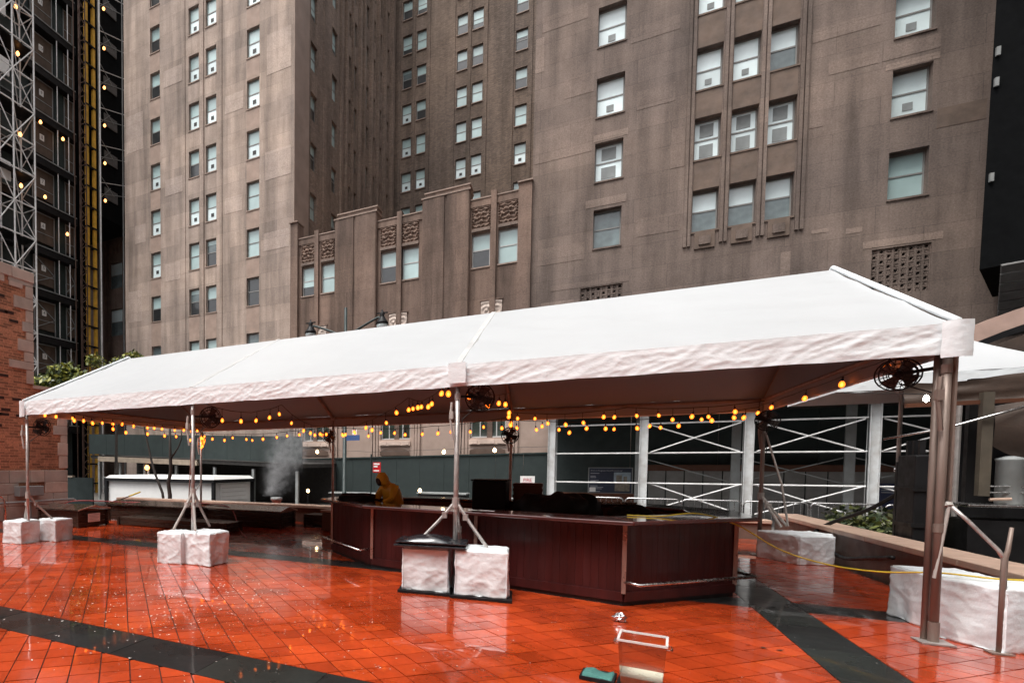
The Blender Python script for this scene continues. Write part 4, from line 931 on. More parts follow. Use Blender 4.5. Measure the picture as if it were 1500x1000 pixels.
# ------------------------------------------------------------------ tent weights (blocks under white covers)
def rot2(x, y, a): return x*math.cos(a)-y*math.sin(a), x*math.sin(a)+y*math.cos(a)
wk = [0]
def weight(x, y, w, d, h, rz, label, base=False, puck=1.0):
    wk[0] += 1; sd_ = wk[0]*3.7
    t = thing('tent_weight', (x,y,0), label, 'tent weight', 'white covered tent weights')
    bm = bmesh.new(); bmesh.ops.create_cube(bm, size=1); bmesh.ops.subdivide_edges(bm, edges=bm.edges[:], cuts=31, use_grid_fill=True)
    z0 = .035 if base else .0
    for v in bm.verts:
        p = Vector(v.co); q = Vector((p.x*w, p.y*d, (p.z+.5)*(h-z0)))
        e = [abs(p.x) > .499, abs(p.y) > .499, p.z > .499]
        n = Vector((math.copysign(e[0], p.x), math.copysign(e[1], p.y), e[2])); 
        s = q*1.0
        rg = lambda f, o_, k: (1-abs(N3((s.x+s.z*k)*f+sd_+o_, (s.y-s.z*k*.7)*f, s.z*f*1.2)))**4
        a = .013*rg(2.2,0,.6)+.011*rg(4.8,9,-.8)+.006*rg(9,4,.9)+.005*N3(s.x*2.2+sd_, s.y*2.2, s.z*2.6)
        low = (1-(p.z+.5)); fl = .018*math.sin((s.x+s.y)*17+sd_)*low**2
        if n.length: q += n.normalized()*(a*puck*.8 + fl*(0 if e[2] else 1) - .012)
        k = sum(e)
        if k >= 2 and e[2]: q -= n.normalized()*.02
        if p.z < -.499: q.z += .012*abs(N3(s.x*5+sd_, s.y*5, 0))
        X, Y = rot2(q.x, q.y, rz); v.co = (X, Y, q.z + z0)
    me = bpy.data.meshes.new('cover'); bm.to_mesh(me); bm.free(); me.materials.append(m_cover); me.polygons.foreach_set('use_smooth', [True]*len(me.polygons))
    o = bpy.data.objects.new('cover', me); COL.objects.link(o); o.parent = t; ORG[o] = ORG[t]
    for (i_, j_) in ((-1,-1),(1,-1)):
        X, Y = rot2(i_*(w/2-.012), j_*(d/2+.004), rz); m = MB(); m.tube([(x+X,y+Y,z0+.03),(x+X,y+Y,h-.06)],.006,5); m.build('seam', m_cover, t)
    if base:
        c = [rot2(i*(w/2+.05), j*(d/2+.05), rz) for i, j in ((-1,-1),(1,-1),(1,1),(-1,1))]; m = MB(); m.prism([(x+a, y+b) for a, b in c], .002, .034); m.build('base_board', m_black, t)
    return t
weight(-.22,.0,.52,.5,.48,.12,'white covered tent weight beside the brick church wall with a black strap')
weight(.10,.62,.5,.5,.48,.08,'white covered tent weight against the far left tent pole, inner of the two')
weight(4.18,-.16,.48,.5,.53,.10,'crumpled white tent weight beside the dark planters, first of its joined pair')
weight(4.70,-.02,.54,.54,.55,-.02,'crumpled white tent weight beside the dark planters, second of its joined pair')
weight(8.46,-.18,.58,.5,.60,.13,'white tent weight on a black board under a black plastic lid', True)
weight(9.15,-.14,.62,.52,.62,.10,'white tent weight on a black board with a strut foot on its top', True)
weight(13.52,5.45,.56,.9,.50,.45,'white tent weight by the terrace wall, wrinkled brown on its shaded side')
weight(13.78,5.75,.5,.55,.49,.45,'white tent weight tucked between the terrace wall and its larger neighbour')
weight(13.58,.98,.52,.58,.57,.12,'white tent weight behind the bronze corner pole near the wall', False, .7)
weight(13.66,.22,.56,.58,.60,.46,'big white tent weight beside the bronze corner pole and bent steel post', False, .8)
weight(13.90,-.46,.34,.5,.58,.2,'white tent weight squeezed against the terrace wall right of the steel post', False, .7)
# black lid on the weight
ld = thing('tub_cover', (8.5,-.2,.6), 'black wet plastic tub lid lying on a white tent weight', 'tub cover')
def lidf(u, v):
    x = (u-.5)*.84; y = (v-.5)*.56; X, Y = rot2(x, y, .12); h = .11*(1-abs(u-.5)**2*3.2)*(1-.3*abs(v-.5))-.07*max(0,u-.6)*1.5
    e = min(u, 1-u, v, 1-v); h = h if e > .04 else h*.35
    return (8.52+X, -.2+Y, .64+max(0,h)+.012*N3(u*6,v*6,1))
m = MB(); m.grid(36, 24, lidf); m.build('lid_shell', m_blackpl, ld, smooth=True)
m = MB(); c = [rot2(i*.45, j*.30, .12) for i, j in ((-1,-1),(1,-1),(1,1),(-1,1))]; m.prism([(8.52+a,-.2+b) for a, b in c], .612, .64); m.build('lid_rim', m_blackpl, ld, bevel=.008)
m = MB(); c = [rot2(i*.44, j*.29, .12) for i, j in ((-1,-1),(1,-1),(1,1),(-1,1))]; m.prism([(8.53+a,-.2+b) for a, b in c], .664, .682); m.build('lid_rim', m_blackpl, ld, bevel=.006)

# ------------------------------------------------------------------ pole fans
def fan(c, ax, label, rr=.20):
    t = thing('pole_fan', c, label, 'fan', 'black cage fans clamped to the tent poles'); c = Vector(c); A = Vector(ax).normalized(); x = A.orthogonal().normalized(); y = A.cross(x)
    m = MB()
    for k, (q, dz) in enumerate([(rr,0),(rr,.09),(rr*.75,.12),(rr*.5,.13),(rr*.25,.13),(rr*.7,-.03),(rr*.4,-.04)]):
        pts = [c+A*dz+(x*math.cos(a)+y*math.sin(a))*q for a in [2*PI*j/20 for j in range(21)]]; m.tube(pts, .007 if k < 2 else .004, 5, cap=False)
    for j in range(14):
        a = 2*PI*j/14; d = x*math.cos(a)+y*math.sin(a); m.tube([c+A*.135+d*.03, c+A*.125+d*rr*.7, c+A*.09+d*rr, c+d*rr, c-A*.04+d*rr*.6],.0035,4)
    m.build('cage', m_black, t)
    m = MB()
    for j in range(4):
        a = 2*PI*j/4+.3; d = x*math.cos(a)+y*math.sin(a); e = A.cross(d)
        m.face([c+A*.03+d*.03-e*.02, c+A*.06+d*rr*.85-e*.07, c+A*.02+d*rr*.9+e*.06, c+A*.02+d*.03+e*.03])
    m.build('blade', M('fan_blade', (.06,.055,.05), .3, .5), t)
    m = MB(); m.lathe([(.02,-.14),(.06,-.12),(.065,-.02),(.04,.02),(.02,.05)], c, A); m.build('motor', m_black, t, smooth=True)
    return t
fans = [((.16,.28,2.46),(.4,-1,0.1),'black cage fan on the tent pole nearest the church wall'),((L+.2,.25,2.50),(.35,-.9,-.25),'black cage fan on the pole of the joined pair of crumpled weights'),((2*L+.24,.22,2.58),(.25,-1,-.3),'black cage fan on the pole standing over the plastic lid'),((3*L-.16,.42,2.60),(-.6,-.8,-.2),'black cage fan beside the bronze corner pole'),((L,WD-.22,2.45),(0,-1,-.2),'black cage fan on the rear pole left of the raincoat worker'),((2*L,WD-.24,2.36),(.2,-1,-.2),'black cage fan on the rear pole above the fire notice'),((3*L+.0,WD-.24,2.52),(-.2,-1,-.15),'black cage fan on the rear pole by the terrace wall corner')]
for c, a, lb in fans:
    t = fan(c, a, lb, .155 if 'bronze' in lb else .18); x = min((0,L,2*L,3*L), key=lambda q: abs(q-c[0])); y = 0 if c[1] < 3 else WD
    m = MB(); m.bar((x,y,c[2]),c,.03); m.build('bracket', m_black, t); m = MB(); m.tube([(c[0],c[1],c[2]-.1),(x+.06,y+.02,c[2]-.3),(x+.05,y,c[2]-.75)],.007,5); m.build('cord', m_cord, t)

# ------------------------------------------------------------------ festoon lights
_mb = MB().lathe([(.012,.0),(.026,-.014),(.036,-.046),(.031,-.074),(.010,-.092)], (0,0,-.05), n=12)
_mb.lathe([(.004,-.026),(.010,-.036),(.014,-.052),(.011,-.064),(.004,-.072)], (0,0,-.05), n=10, mi=1)
ME_B = _mb.mesh('bulb', [m_amber, m_bulb], smooth=True)
ME_S = MB().lathe([(.013,.012),(.013,-.05)], (0,0,0), n=8).mesh('socket', m_cord)
def festoon(pts, n, sag, label, off=.5, bulb=None, drop=(0.02,.14)):
    t = thing('festoon_light_string', pts[0], label, 'string lights'); P3 = [Vector(p) for p in pts]; path = []
    for i in range(len(P3)-1):
        for k in range(13):
            u = k/12; p = P3[i].lerp(P3[i+1], u); p.z -= sag*4*u*(1-u)*(.6+.8*random.random() if False else 1); p.z += .025*N3(p.x*2.2, p.y*2.2, i*3.1)
            if not (i and k == 0): path.append(p)
    m = MB(); m.tube(path,.007,5); m.build('cable', m_cord, t)
    for j in range(n):
        u = min(1, max(0, (j+off+random.uniform(-.28,.28))/n))*(len(path)-1); i = min(int(u), len(path)-2); p = path[i].lerp(path[i+1], u-i); d = random.uniform(*drop)
        m = MB(); m.tube([p, p-Vector((0,0,d))],.006,4); m.build('drop_lead', m_cord, t)
        o = inst('bulb', bulb or ME_B, t, p-Vector((0,0,d)), (random.uniform(-.25,.25), random.uniform(-.25,.25), 0), (1.0,)*3 if bulb else (random.uniform(.78,1.0),)*3); s = bpy.data.objects.new('socket', ME_S); COL.objects.link(s); s.parent = o
    return t
festoon([(.12,.15,2.83),(.14,WD-.1,2.80)],15,.02,'amber festoon string hugging the valance at the church end of the tent', drop=(.02,.06))
festoon([(.5,.4,2.86),(.3,WD-.15,2.63)],9,.14,'slack amber festoon string hanging below the valance at the church end')
festoon([(L,.15,2.80),(L-.02,3.2,3.02),(L,WD-.12,2.72)],11,.20,'amber festoon string crossing under the rafter above the crumpled weights')
festoon([(.3,WD-.1,2.62),(L,WD-.1,2.72)],11,.10,'amber festoon string along the rear eave above the dark planters')
festoon([(2*L-.1,.15,2.88),(2*L-1.4,2.6,2.92),(L+.15,WD-.1,2.70)],15,.16,'amber festoon string slanting from the lid weight pole to the rear pole by the worker')
festoon([(L+.1,WD-.1,2.68),(2*L,WD-.1,2.78)],12,.13,'amber festoon string along the rear eave above the raincoat worker')
festoon([(2*L,.15,2.85),(2*L+.3,3.0,2.96),(2*L,WD-.1,2.72)],10,.12,'amber festoon string crossing under the rafter above the plastic lid')
festoon([(2*L+.05,WD-.1,2.70),(3*L-.1,WD-.1,2.78)],16,.13,'amber festoon string sagging along the rear eave above the far bar counter')
festoon([(2*L,WD-.25,2.86),(2*L+2.2,WD-.3,2.86),(3*L-.05,WD-.25,2.88)],14,.07,'amber festoon string pulled tight along the rear eave above the far bar counter')
festoon([(3*L-.1,WD-.15,2.80),(3*L-.1,.2,2.84)],4,.02,'amber festoon string along the valance above the yellow hose', drop=(.02,.05))
cl = thing('bulb_cluster', (.18,WD,2.3), 'bunch of amber bulbs gathered on the rear left tent pole', 'string lights')
for k in range(11):
    o = inst('bulb', ME_B, cl, (.16+random.uniform(-.08,.1), WD-.12+random.uniform(-.06,.05), 2.62-.032*k), (random.uniform(-.5,.5), random.uniform(-.5,.5), 0)); s = bpy.data.objects.new('socket', ME_S); COL.objects.link(s); s.parent = o
m = MB(); m.tube([(.1,WD-.05,2.7),(.17,WD-.12,2.5),(.18,WD-.12,2.25)],.012,6); m.build('cable', m_cord, cl)
ME_BW = MB().lathe([(.02,.03),(.055,-.015),(.075,-.07),(.06,-.12),(.02,-.15)], (0,0,0), n=10).mesh('bulb', m_bulbw, smooth=True)
festoon([(-4.5,18.2,2.7),(-2.7,16.5,2.55),(1.91,16.5,2.3),(5.7,16.5,2.4),(8.97,16.8,2.45)],4,.0,'row of bright warm lamps strung in front of the green hoarding', off=.55, bulb=ME_BW)
for (x, y, z, lb) in ((-1.42,16.5,.45,'small bright lamp on a stake left of the lamp post'),(4.0,16.5,.6,'small bright lamp on a stake right of the raincoat worker')):
    t = thing('stake_lamp', (x,y,STZ), lb, 'lamp'); m = MB(); m.tube([(x,y,STZ),(x,y,z-.05)],.025,6); m.build('stake', m_black, t); m = MB(); m.lathe([(.03,-.08),(.075,-.02),(.07,.045),(.02,.09)], (x,y,z)); m.build('lamp_glass', m_bulbw, t, smooth=True)
t = thing('flood_lamp', (14.9,4.0,2.6), 'bright white lamp hanging near the bronze corner pole', 'lamp')
m = MB(); m.lathe([(.008,-.04),(.026,-.02),(.03,.015),(.012,.05)], (14.37,3.6,2.61)); m.build('lamp_glass', emis('white_lamp_glass', (1,.93,.85), 35), t, smooth=True)
m = MB(); m.tube([(14.37,3.6,2.68),(14.3,6.2,3.0)],.008,5); m.build('cord', m_cord, t)
# ------------------------------------------------------------------ the bar
bar = thing('bar_counter', (9.3,1.9,0), 'many sided dark mahogany outdoor bar with overhanging wet counter', 'bar')
BP = [(7.28,1.0),(10.7,.15),(11.96,1.46),(11.96,2.6),(11.0,3.75),(7.2,3.75),(6.05,2.9),(6.05,2.22)]
BTOP = 1.03
cxB = sum(p[0] for p in BP)/len(BP); cyB = sum(p[1] for p in BP)/len(BP)
def offp(P, d):
    out = []; n = len(P)
    for i in range(n):
        a, b, c = Vector(P[i-1]), Vector(P[i]), Vector(P[(i+1) % n]); e1 = (b-a).normalized(); e2 = (c-b).normalized()
        n1 = Vector((e1.y,-e1.x)); n2 = Vector((e2.y,-e2.x)); bi = (n1+n2).normalized(); out.append(b + bi*(d/max(.3, bi.dot(n1))))
    return out
n = len(BP); IN = offp(BP, -.10); KI = offp(BP, -.03); TO = offp(BP, .22); TI = offp(BP, -.42)
for i in range(n):
    a, b = Vector(BP[i]), Vector(BP[(i+1) % n]); d = (b-a); Ln = d.length; d /= Ln; nn = Vector((d.y,-d.x)); k = max(3, round(Ln/.088)); m = MB()
    for j in range(k):
        p = a+d*(Ln*j/k+.0012); q = a+d*(Ln*(j+1)/k-.0012); s = random.uniform(-.0012,.0006)
        m.hexa([(p.x+nn.x*s,p.y+nn.y*s,.16),(q.x+nn.x*s,q.y+nn.y*s,.16),(q.x-nn.x*.03,q.y-nn.y*.03,.16),(p.x-nn.x*.03,p.y-nn.y*.03,.16),(p.x+nn.x*s,p.y+nn.y*s,BTOP-.05),(q.x+nn.x*s,q.y+nn.y*s,BTOP-.05),(q.x-nn.x*.03,q.y-nn.y*.03,BTOP-.05),(p.x-nn.x*.03,p.y-nn.y*.03,BTOP-.05)])
    m.build('board_panel', m_bar, bar)
    p2, q2 = IN[i], IN[(i+1) % n]; m = MB(); m.hexa([(a.x,a.y,.0),(b.x,b.y,.0),(q2.x,q2.y,.0),(p2.x,p2.y,.0)]+[(KI[i].x,KI[i].y,BTOP-.06),(KI[(i+1) % n].x,KI[(i+1) % n].y,BTOP-.06),(q2.x,q2.y,BTOP-.06),(p2.x,p2.y,BTOP-.06)]); m.build('carcass', m_kick, bar)
    m = MB(); m.bar((a.x+nn.x*.012,a.y+nn.y*.012,.11),(b.x+nn.x*.012,b.y+nn.y*.012,.11),.03,.11); m.build('skirting', m_bar, bar)
    # counter top, a ring of planks with overhang
    o1, o2, i1, i2 = TO[i], TO[(i+1) % n], TI[i], TI[(i+1) % n]; m = MB()
    m.hexa([(o1.x,o1.y,BTOP-.05),(o2.x,o2.y,BTOP-.05),(i2.x,i2.y,BTOP-.05),(i1.x,i1.y,BTOP-.05),(o1.x,o1.y,BTOP),(o2.x,o2.y,BTOP),(i2.x,i2.y,BTOP),(i1.x,i1.y,BTOP)]); m.build('counter_top', m_bartop, bar, bevel=.012)
    m = MB(); m.bar((i1.x,i1.y,BTOP-.2),(i2.x,i2.y,BTOP-.2),.02,.28); m.build('inner_panel', m_copper, bar)
def strip(p, nn, z0=.15, z1=BTOP-.052): m = MB(); m.box(p[0]-.022,p[0]+.022,p[1]-.03,p[1]+.02,z0,z1); m.build('trim_strip', M('brass_trim', (.36,.24,.20), .35, .6) if 'brass_trim' not in bpy.data.materials else bpy.data.materials['brass_trim'], bar)
strip((10.7,.145),0); strip((7.28,.995),0); strip((8.95,.575),0); strip((11.97,1.46),0); strip((6.05,2.21),0)
for (p, q, nx, ny) in [((10.78,.06),(12.1,1.42),.12,-.12),((5.95,2.15),(7.15,.93),-.1,-.1)]:
    z = .29; m = MB(); m.tube([(p[0]-nx*.6,p[1]-ny*.6,z),(p[0]+nx*.5,p[1]+ny*.5,z),(q[0]+nx*.5,q[1]+ny*.5,z),(q[0]-nx*.7,q[1]+.22,z)],.02,8); m.build('foot_rail', m_ss, bar, smooth=True)
m = MB(); m.box(11.0,11.03,1.7,1.72,BTOP,BTOP+.01); 
# things standing on or in the bar
def lump(name, c, s, label, cat, mat, seed, nseg=20):
    t = thing(name, (c[0],c[1],c[2]), label, cat)
    def f(u, v):
        a = 2*PI*u; b = PI*.5*v; rx, ry, rz = s; k = 1+.28*N3(math.cos(a)*1.6+seed, math.sin(a)*1.6, v*2.2)+.12*N3(math.cos(a)*4+seed, math.sin(a)*4, v*5)
        return (c[0]+rx*math.cos(a)*math.cos(b)**.5*k, c[1]+ry*math.sin(a)*math.cos(b)**.5*k, c[2]+rz*math.sin(b)*k)
    m = MB(); m.grid(nseg*2, nseg, f); m.build('cover', mat, t, smooth=True); return t
lump('covered_equipment', (9.85,2.6,.55), (.75,.55,.62), 'heap of bar equipment under a black tarpaulin in front of the shed', 'tarpaulin', m_tarp, 2.1)
lump('covered_equipment', (6.60,2.10,BTOP), (.40,.22,.11), 'low black bag lying on the left end of the counter', 'bag', m_tarp, 5.5)
lump('covered_equipment', (10.9,2.5,.6), (.4,.35,.42), 'black covered bin standing in the right end of the bar', 'tarpaulin', m_tarp, 8.2)
t = thing('black_cabinet', (8.8,2.8,0), 'square black cabinet standing inside the bar below the fire notice', 'cabinet')
m = MB(); m.box(8.55,9.1,2.55,3.1,.05,1.40); m.build('cabinet_body', m_black, t, bevel=.02)
m = MB(); m.box(8.53,9.12,2.53,3.12,1.401,1.43); m.build('cabinet_top', m_tarp, t, bevel=.01)
t = thing('wooden_crate', (9.35,3.3,1.0), 'small brown wooden crate under the fire notice', 'crate')
m = MB(); m.box(9.15,9.62,3.2,3.5,BTOP+.001,1.36); m.build('crate_body', m_copper, t, bevel=.01)
for z in (1.1,1.22,1.3): m = MB(); m.box(9.14,9.63,3.185,3.199,z,z+.05); m.build('slat', m_copper, t)
for (x, y, h, mm, lb) in [(11.35,1.0,.005,m_signw,'wet paper napkin on the bar counter corner'),(9.0,.62,.004,m_signw,'long wet paper strip on the bar counter')]:
    t = thing('paper_sheet', (x,y,BTOP), lb, 'paper'); m = MB(); m.grid(8, 4, lambda u, v: (x-.9*.2+u*.36, y+.03+v*.1-.05*u, BTOP+.003+.004*N3(u*4,v*3,x))); m.build('sheet', mm, t)
t = thing('steel_tray', (10.3,3.2,BTOP), 'long stainless tray along the rear bar counter', 'tray')
m = MB(); m.box(9.9,11.0,3.25,3.5,BTOP+.001,BTOP+.03); m.build('tray_body', m_ss, t, bevel=.005); m = MB(); m.box(9.88,11.02,3.23,3.249,BTOP+.012,BTOP+.045); m.build('tray_rim', m_ss, t)
# fire notice
t = thing('fire_notice', (8.7,11.5,STZ), 'white notice reading FIRE in red on a stake beyond the bar', 'sign')
m = MB(); m.box(8.48,8.90,11.48,11.495,1.0,1.36); m.build('notice_board', m_signw, t, bevel=.004)
inst('lettering', text_mesh('FIRE', .135, m_redink), t, (8.69,11.476,1.235), (PI/2,0,0))
for k, z in enumerate((1.155,1.12,1.085)): m = MB(); m.box(8.54,8.84-.03*k,11.473,11.479,z,z+.014); m.build('print_line', m_pinkink, t)
m = MB(); m.tube([(8.86,11.51,STZ),(8.86,11.51,1.2)],.014,6); m.build('stake', m_black, t)
# worker in a yellow raincoat, bent over the counter
def person(base, rz, label):
    t = thing('person', base, label, 'person')
    V = [(0,0,.92),(0,-.05,1.12),(0,-.16,1.30),(0,-.24,1.40),(0,-.31,1.47),(0,-.36,1.545),
         (.19,-.20,1.33),(.27,-.33,1.14),(.16,-.52,1.08),(-.19,-.20,1.33),(-.27,-.33,1.14),(-.14,-.53,1.08),
         (.11,.02,.86),(.12,-.03,.48),(.12,.03,.1),(-.11,.02,.86),(-.12,-.03,.48),(-.12,.03,.1),(.12,-.13,.05),(-.12,-.13,.05)]
    R_ = [.20,.205,.20,.13,.09,.115,.10,.075,.05,.10,.075,.05,.13,.10,.075,.13,.10,.075,.05,.05]
    E_ = [(0,1),(1,2),(2,3),(3,4),(4,5),(2,6),(6,7),(7,8),(2,9),(9,10),(10,11),(0,12),(12,13),(13,14),(0,15),(15,16),(16,17),(14,18),(17,19)]
    me = bpy.data.meshes.new('body'); me.from_pydata([Vector((*rot2(a, b, rz), c)) for a, b, c in V], E_, [])
    me.materials.append(m_rain); o = bpy.data.objects.new('body', me); COL.objects.link(o); o.parent = t
    md = o.modifiers.new('skin', 'SKIN'); md.use_smooth_shade = True
    for i, rr in enumerate(R_): me.skin_vertices[0].data[i].radius = (rr, rr)
    me.skin_vertices[0].data[0].use_root = True
    s = o.modifiers.new('sub', 'SUBSURF'); s.levels = 2; s.render_levels = 2
    def P(a, b, c): x, y = rot2(a, b, rz); return (base[0]+x, base[1]+y, base[2]+c)
    def hood(u, v):
        a = -PI*.5+PI*2*u; k = v; rx = .135+.02*math.sin(PI*k)
        return P(rx*math.cos(a)*math.cos((k-.35)*1.7), -.37+(.15*math.sin(a)*math.cos((k-.35)*1.7)-.03*k), 1.42+.24*k)
    m = MB(); m.grid(22, 10, hood); m.build('hood', m_rain, t, smooth=True)
    hd = P(0,-.435,1.50); ax = Vector(P(0,-1,-.55))-Vector(P(0,0,0)); ax.z = -.5
    m = MB(); m.lathe([(.02,-.09),(.07,-.07),(.095,-.02),(.098,.03),(.082,.075),(.045,.1),(.01,.108)], hd, ax, 16); fc = m.build('face', m_face, t, smooth=True)
    m = MB(); m.lathe([(.008,-.02),(.016,.0),(.006,.03)], Vector(hd)+ax.normalized()*.10, (0,0,-1), 8); m.build('nose', m_face, fc, smooth=True)
    for sx in (-1, 1):
        m = MB(); q = Vector(P(sx*.036,-.515,1.49)); m.lathe([(.004,-.008),(.012,0),(.004,.008)], q, ax, 8); m.build('eye', m_black, fc, smooth=True)
        hx, hy = (.16 if sx > 0 else -.14), -.54
        g = MB(); q0 = Vector(P(hx,hy,1.075)); g.lathe([(.02,-.04),(.042,-.02),(.045,.02),(.03,.05)], q0, Vector(P(0,-1,0))-Vector(P(0,0,0)), 10)
        for k in range(4):
            o_ = -.033+.022*k; g.tube([P(hx+o_,hy-.03,1.075),P(hx+o_*1.1,hy-.08+.006*abs(k-1.5),1.08),P(hx+o_*1.1,hy-.115+.008*abs(k-1.5),1.055)],[.010,.0095,.008],6)
        g.tube([P(hx-sx*.035,hy,1.075),P(hx-sx*.065,hy-.03,1.07),P(hx-sx*.06,hy-.065,1.058)],[.012,.011,.009],6); g.build('glove', m_black, t, smooth=True)
        b = MB(); b.grid(12, 8, lambda u, v: P(sx*.12+.055*math.cos(2*PI*u)*(1-.25*v), -.05+(.15-.05*v)*math.sin(2*PI*u)+.07*v, .004+.22*v)); b.build('boot', m_black, t, smooth=True)
    m = MB(); m.grid(28, 8, lambda u, v: P((.215+.05*v)*math.cos(2*PI*u), .0+(.2+.05*v)*math.sin(2*PI*u), 1.0-.42*v+.01*math.sin(14*PI*u)*v)); m.build('coat_skirt', m_rain, t, smooth=True)
    return t
pers = person((7.13,2.42,0), -.55, 'person in a hooded yellow raincoat bending over the bar counter')
pers.scale = (.8,.8,.93); pers.location = (7.22,2.40,0)
# hose from counter to weights
def cable(name, pts, rad, mat, label, cat='hose'):
    P3 = [Vector(p) for p in pts]; out = []
    for i in range(len(P3)-1):
        a = P3[max(0,i-1)]; b = P3[i]; c = P3[i+1]; d = P3[min(len(P3)-1,i+2)]
        for k in range(8):
            u = k/8; out.append(.5*((2*b)+(c-a)*u+(2*a-5*b+4*c-d)*u*u+(3*b-a-3*c+d)*u**3))
    out.append(P3[-1]); m = MB(); m.tube(out, rad, 6); return tag(m.build(name, mat, org=P3[0], smooth=True), label, cat)
cable('garden_hose', [(10.75,.75,BTOP+.012),(11.1,.75,BTOP+.014),(11.5,.95,BTOP+.05),(11.95,1.3,.93),(12.35,1.25,.66),(12.7,1.0,.55),(13.0,.6,.56),(13.3,.3,.63),(13.6,.15,.63),(13.85,.2,.63)], .009, m_hose, 'yellow hose sagging from the bar to the corner weights')
cable('red_cable', [(-3.6,3.6,.3),(-2.6,3.4,.62),(-1.6,4.6,.56),(.2,5.3,.56),(1.6,5.2,.5),(2.6,4.2,.05),(3.6,3.0,.02)], .014, m_redcable, 'red cable trailing over the dark planters', 'cable')
cable('black_hose', [(14.75,4.95,1.38),(14.5,5.6,.95),(14.2,6.3,.62),(14.02,6.3,.40),(14.03,5.2,.16),(14.0,4.0,.3),(13.98,3.2,.42)], .032, m_black, 'thick black hose curling down from the black equipment over the wall')
# ------------------------------------------------------------------ planters and benches on the left
def planter(x0, x1, y0, y1, h, label, lid=True):
    t = thing('wooden_planter', ((x0+x1)/2,(y0+y1)/2,0), label, 'planter')
    nb_ = max(2, round(h/.14))
    for j in range(nb_):
        m = MB(); m.box(x0,x1,y0,y1,.015+h*j/nb_+.004,.015+h*(j+1)/nb_-.004); m.build('plank', m_planter, t, bevel=.008)
    for x in (x0,x1):
        for y in (y0,y1): m = MB(); m.box(x-.035,x+.035,y-.035,y+.035,0,h+.02); m.build('corner_post', m_planter, t)
    if lid:
        c = (y0+y1)/2; m = MB()
        m.hexa([(x0-.07,y0-.07,h+.03),(x1+.07,y0-.07,h+.03),(x1+.07,c,h+.13),(x0-.07,c,h+.13),(x0-.07,y0-.07,h+.06),(x1+.07,y0-.07,h+.06),(x1+.07,c,h+.165),(x0-.07,c,h+.165)]); m.hexa([(x0-.07,c,h+.13),(x1+.07,c,h+.13),(x1+.07,y1+.07,h+.03),(x0-.07,y1+.07,h+.03),(x0-.07,c,h+.165),(x1+.07,c,h+.165),(x1+.07,y1+.07,h+.06),(x0-.07,y1+.07,h+.06)]); m.build('lid', m_planterlid, t)
        m = MB(); m.bar((x1+.075,y0-.07,h+.045),(x1+.075,c,h+.147),.012,.035); m.bar((x1+.075,c,h+.147),(x1+.075,y1+.07,h+.045),.012,.035); m.build('lid_edge', m_cap, t)
    return t
pA = planter(-2.9,-1.35,2.5,3.5,.42,'dark timber planter with a ridged lid and a paper notice on its end')
m = MB(); m.box(-1.30,-1.295,2.78,3.2,.13,.36); m.build('paper_notice', m_signw, pA)
m = MB()
for k in range(5): m.box(-1.294,-1.291,2.82,3.16-.05*(k % 2),.32-k*.04,.332-k*.04)
m.build('notice_print', m_txt, pA)
planter(-2.3,.6,4.5,5.4,.44,'long dark timber planter with a ridged lid behind the noticed one')
planter(.9,3.3,5.1,5.9,.40,'long dark timber planter nearest the pole of the crumpled weights')
planter(-1.0,2.6,3.6,4.3,.22,'low flat dark timber bench on the wet floor below the planters', False)
planter(3.5,5.4,6.2,6.8,.3,'low dark timber bench against the terrace wall', False)
t = thing('yellow_stick', (-2.6,4.4,.55), 'short yellow handled stick leaning behind the planters', 'stick'); m = MB(); m.tube([(-2.7,4.45,.35),(-2.35,5.6,.72)],.015,6); m.build('shaft', m_planter, t); m = MB(); m.tube([(-2.40,5.44,.67),(-2.28,5.83,.795)],.024,6); m.build('handle', m_hose, t)
# ------------------------------------------------------------------ white trailer parked in the street
tr = thing('box_trailer', (-8,14.6,STZ), 'white box trailer with dark edges parked beyond the terrace wall', 'trailer')
m = MB(); m.box(-11.2,-4.6,13.05,16.3,STZ+.35,1.0); m.build('body', m_signw, tr)
m = MB(); m.hexa([(-11.35,12.9,1.0),(-4.45,12.9,1.0),(-4.45,16.45,1.0),(-11.35,16.45,1.0),(-11.2,13.1,1.16),(-4.6,13.1,1.16),(-4.6,16.3,1.16),(-11.2,16.3,1.16)]); m.build('roof', m_signw, tr)
for (x, y) in ((-11.3,12.97),(-4.5,12.97),(-4.5,16.38)): m = MB(); m.box(x-.08,x+.08,y-.06,y+.06,STZ+.3,.999); m.build('edge_post', m_black, tr)
m = MB(); m.box(-11.36,-4.44,12.88,12.99,.86,1.015); m.box(-4.54,-4.42,12.99,16.46,.86,1.015); m.build('top_rail', m_black, tr)
for x in (-9.9,-5.8):
    m = MB(); m.lathe([(.2,-.1),(.3,-.09),(.3,.09),(.2,.1)], (x,13.0,STZ+.3), (0,1,0), 16); w = m.build('wheel', m_black, tr); m = MB(); m.lathe([(.16,-.12),(.16,.02)], (x,13.0,STZ+.3), (0,1,0), 12); m.build('rim', m_greypost, w)
m = MB(); m.box(-4.59,-4.55,13.6,15.9,.0,.78); m.build('end_panel', m_signw, tr)
for z in (.2,.4,.6): m = MB(); m.box(-4.55,-4.54,13.7,15.8,z,z+.012); m.build('panel_line', m_strap, tr)
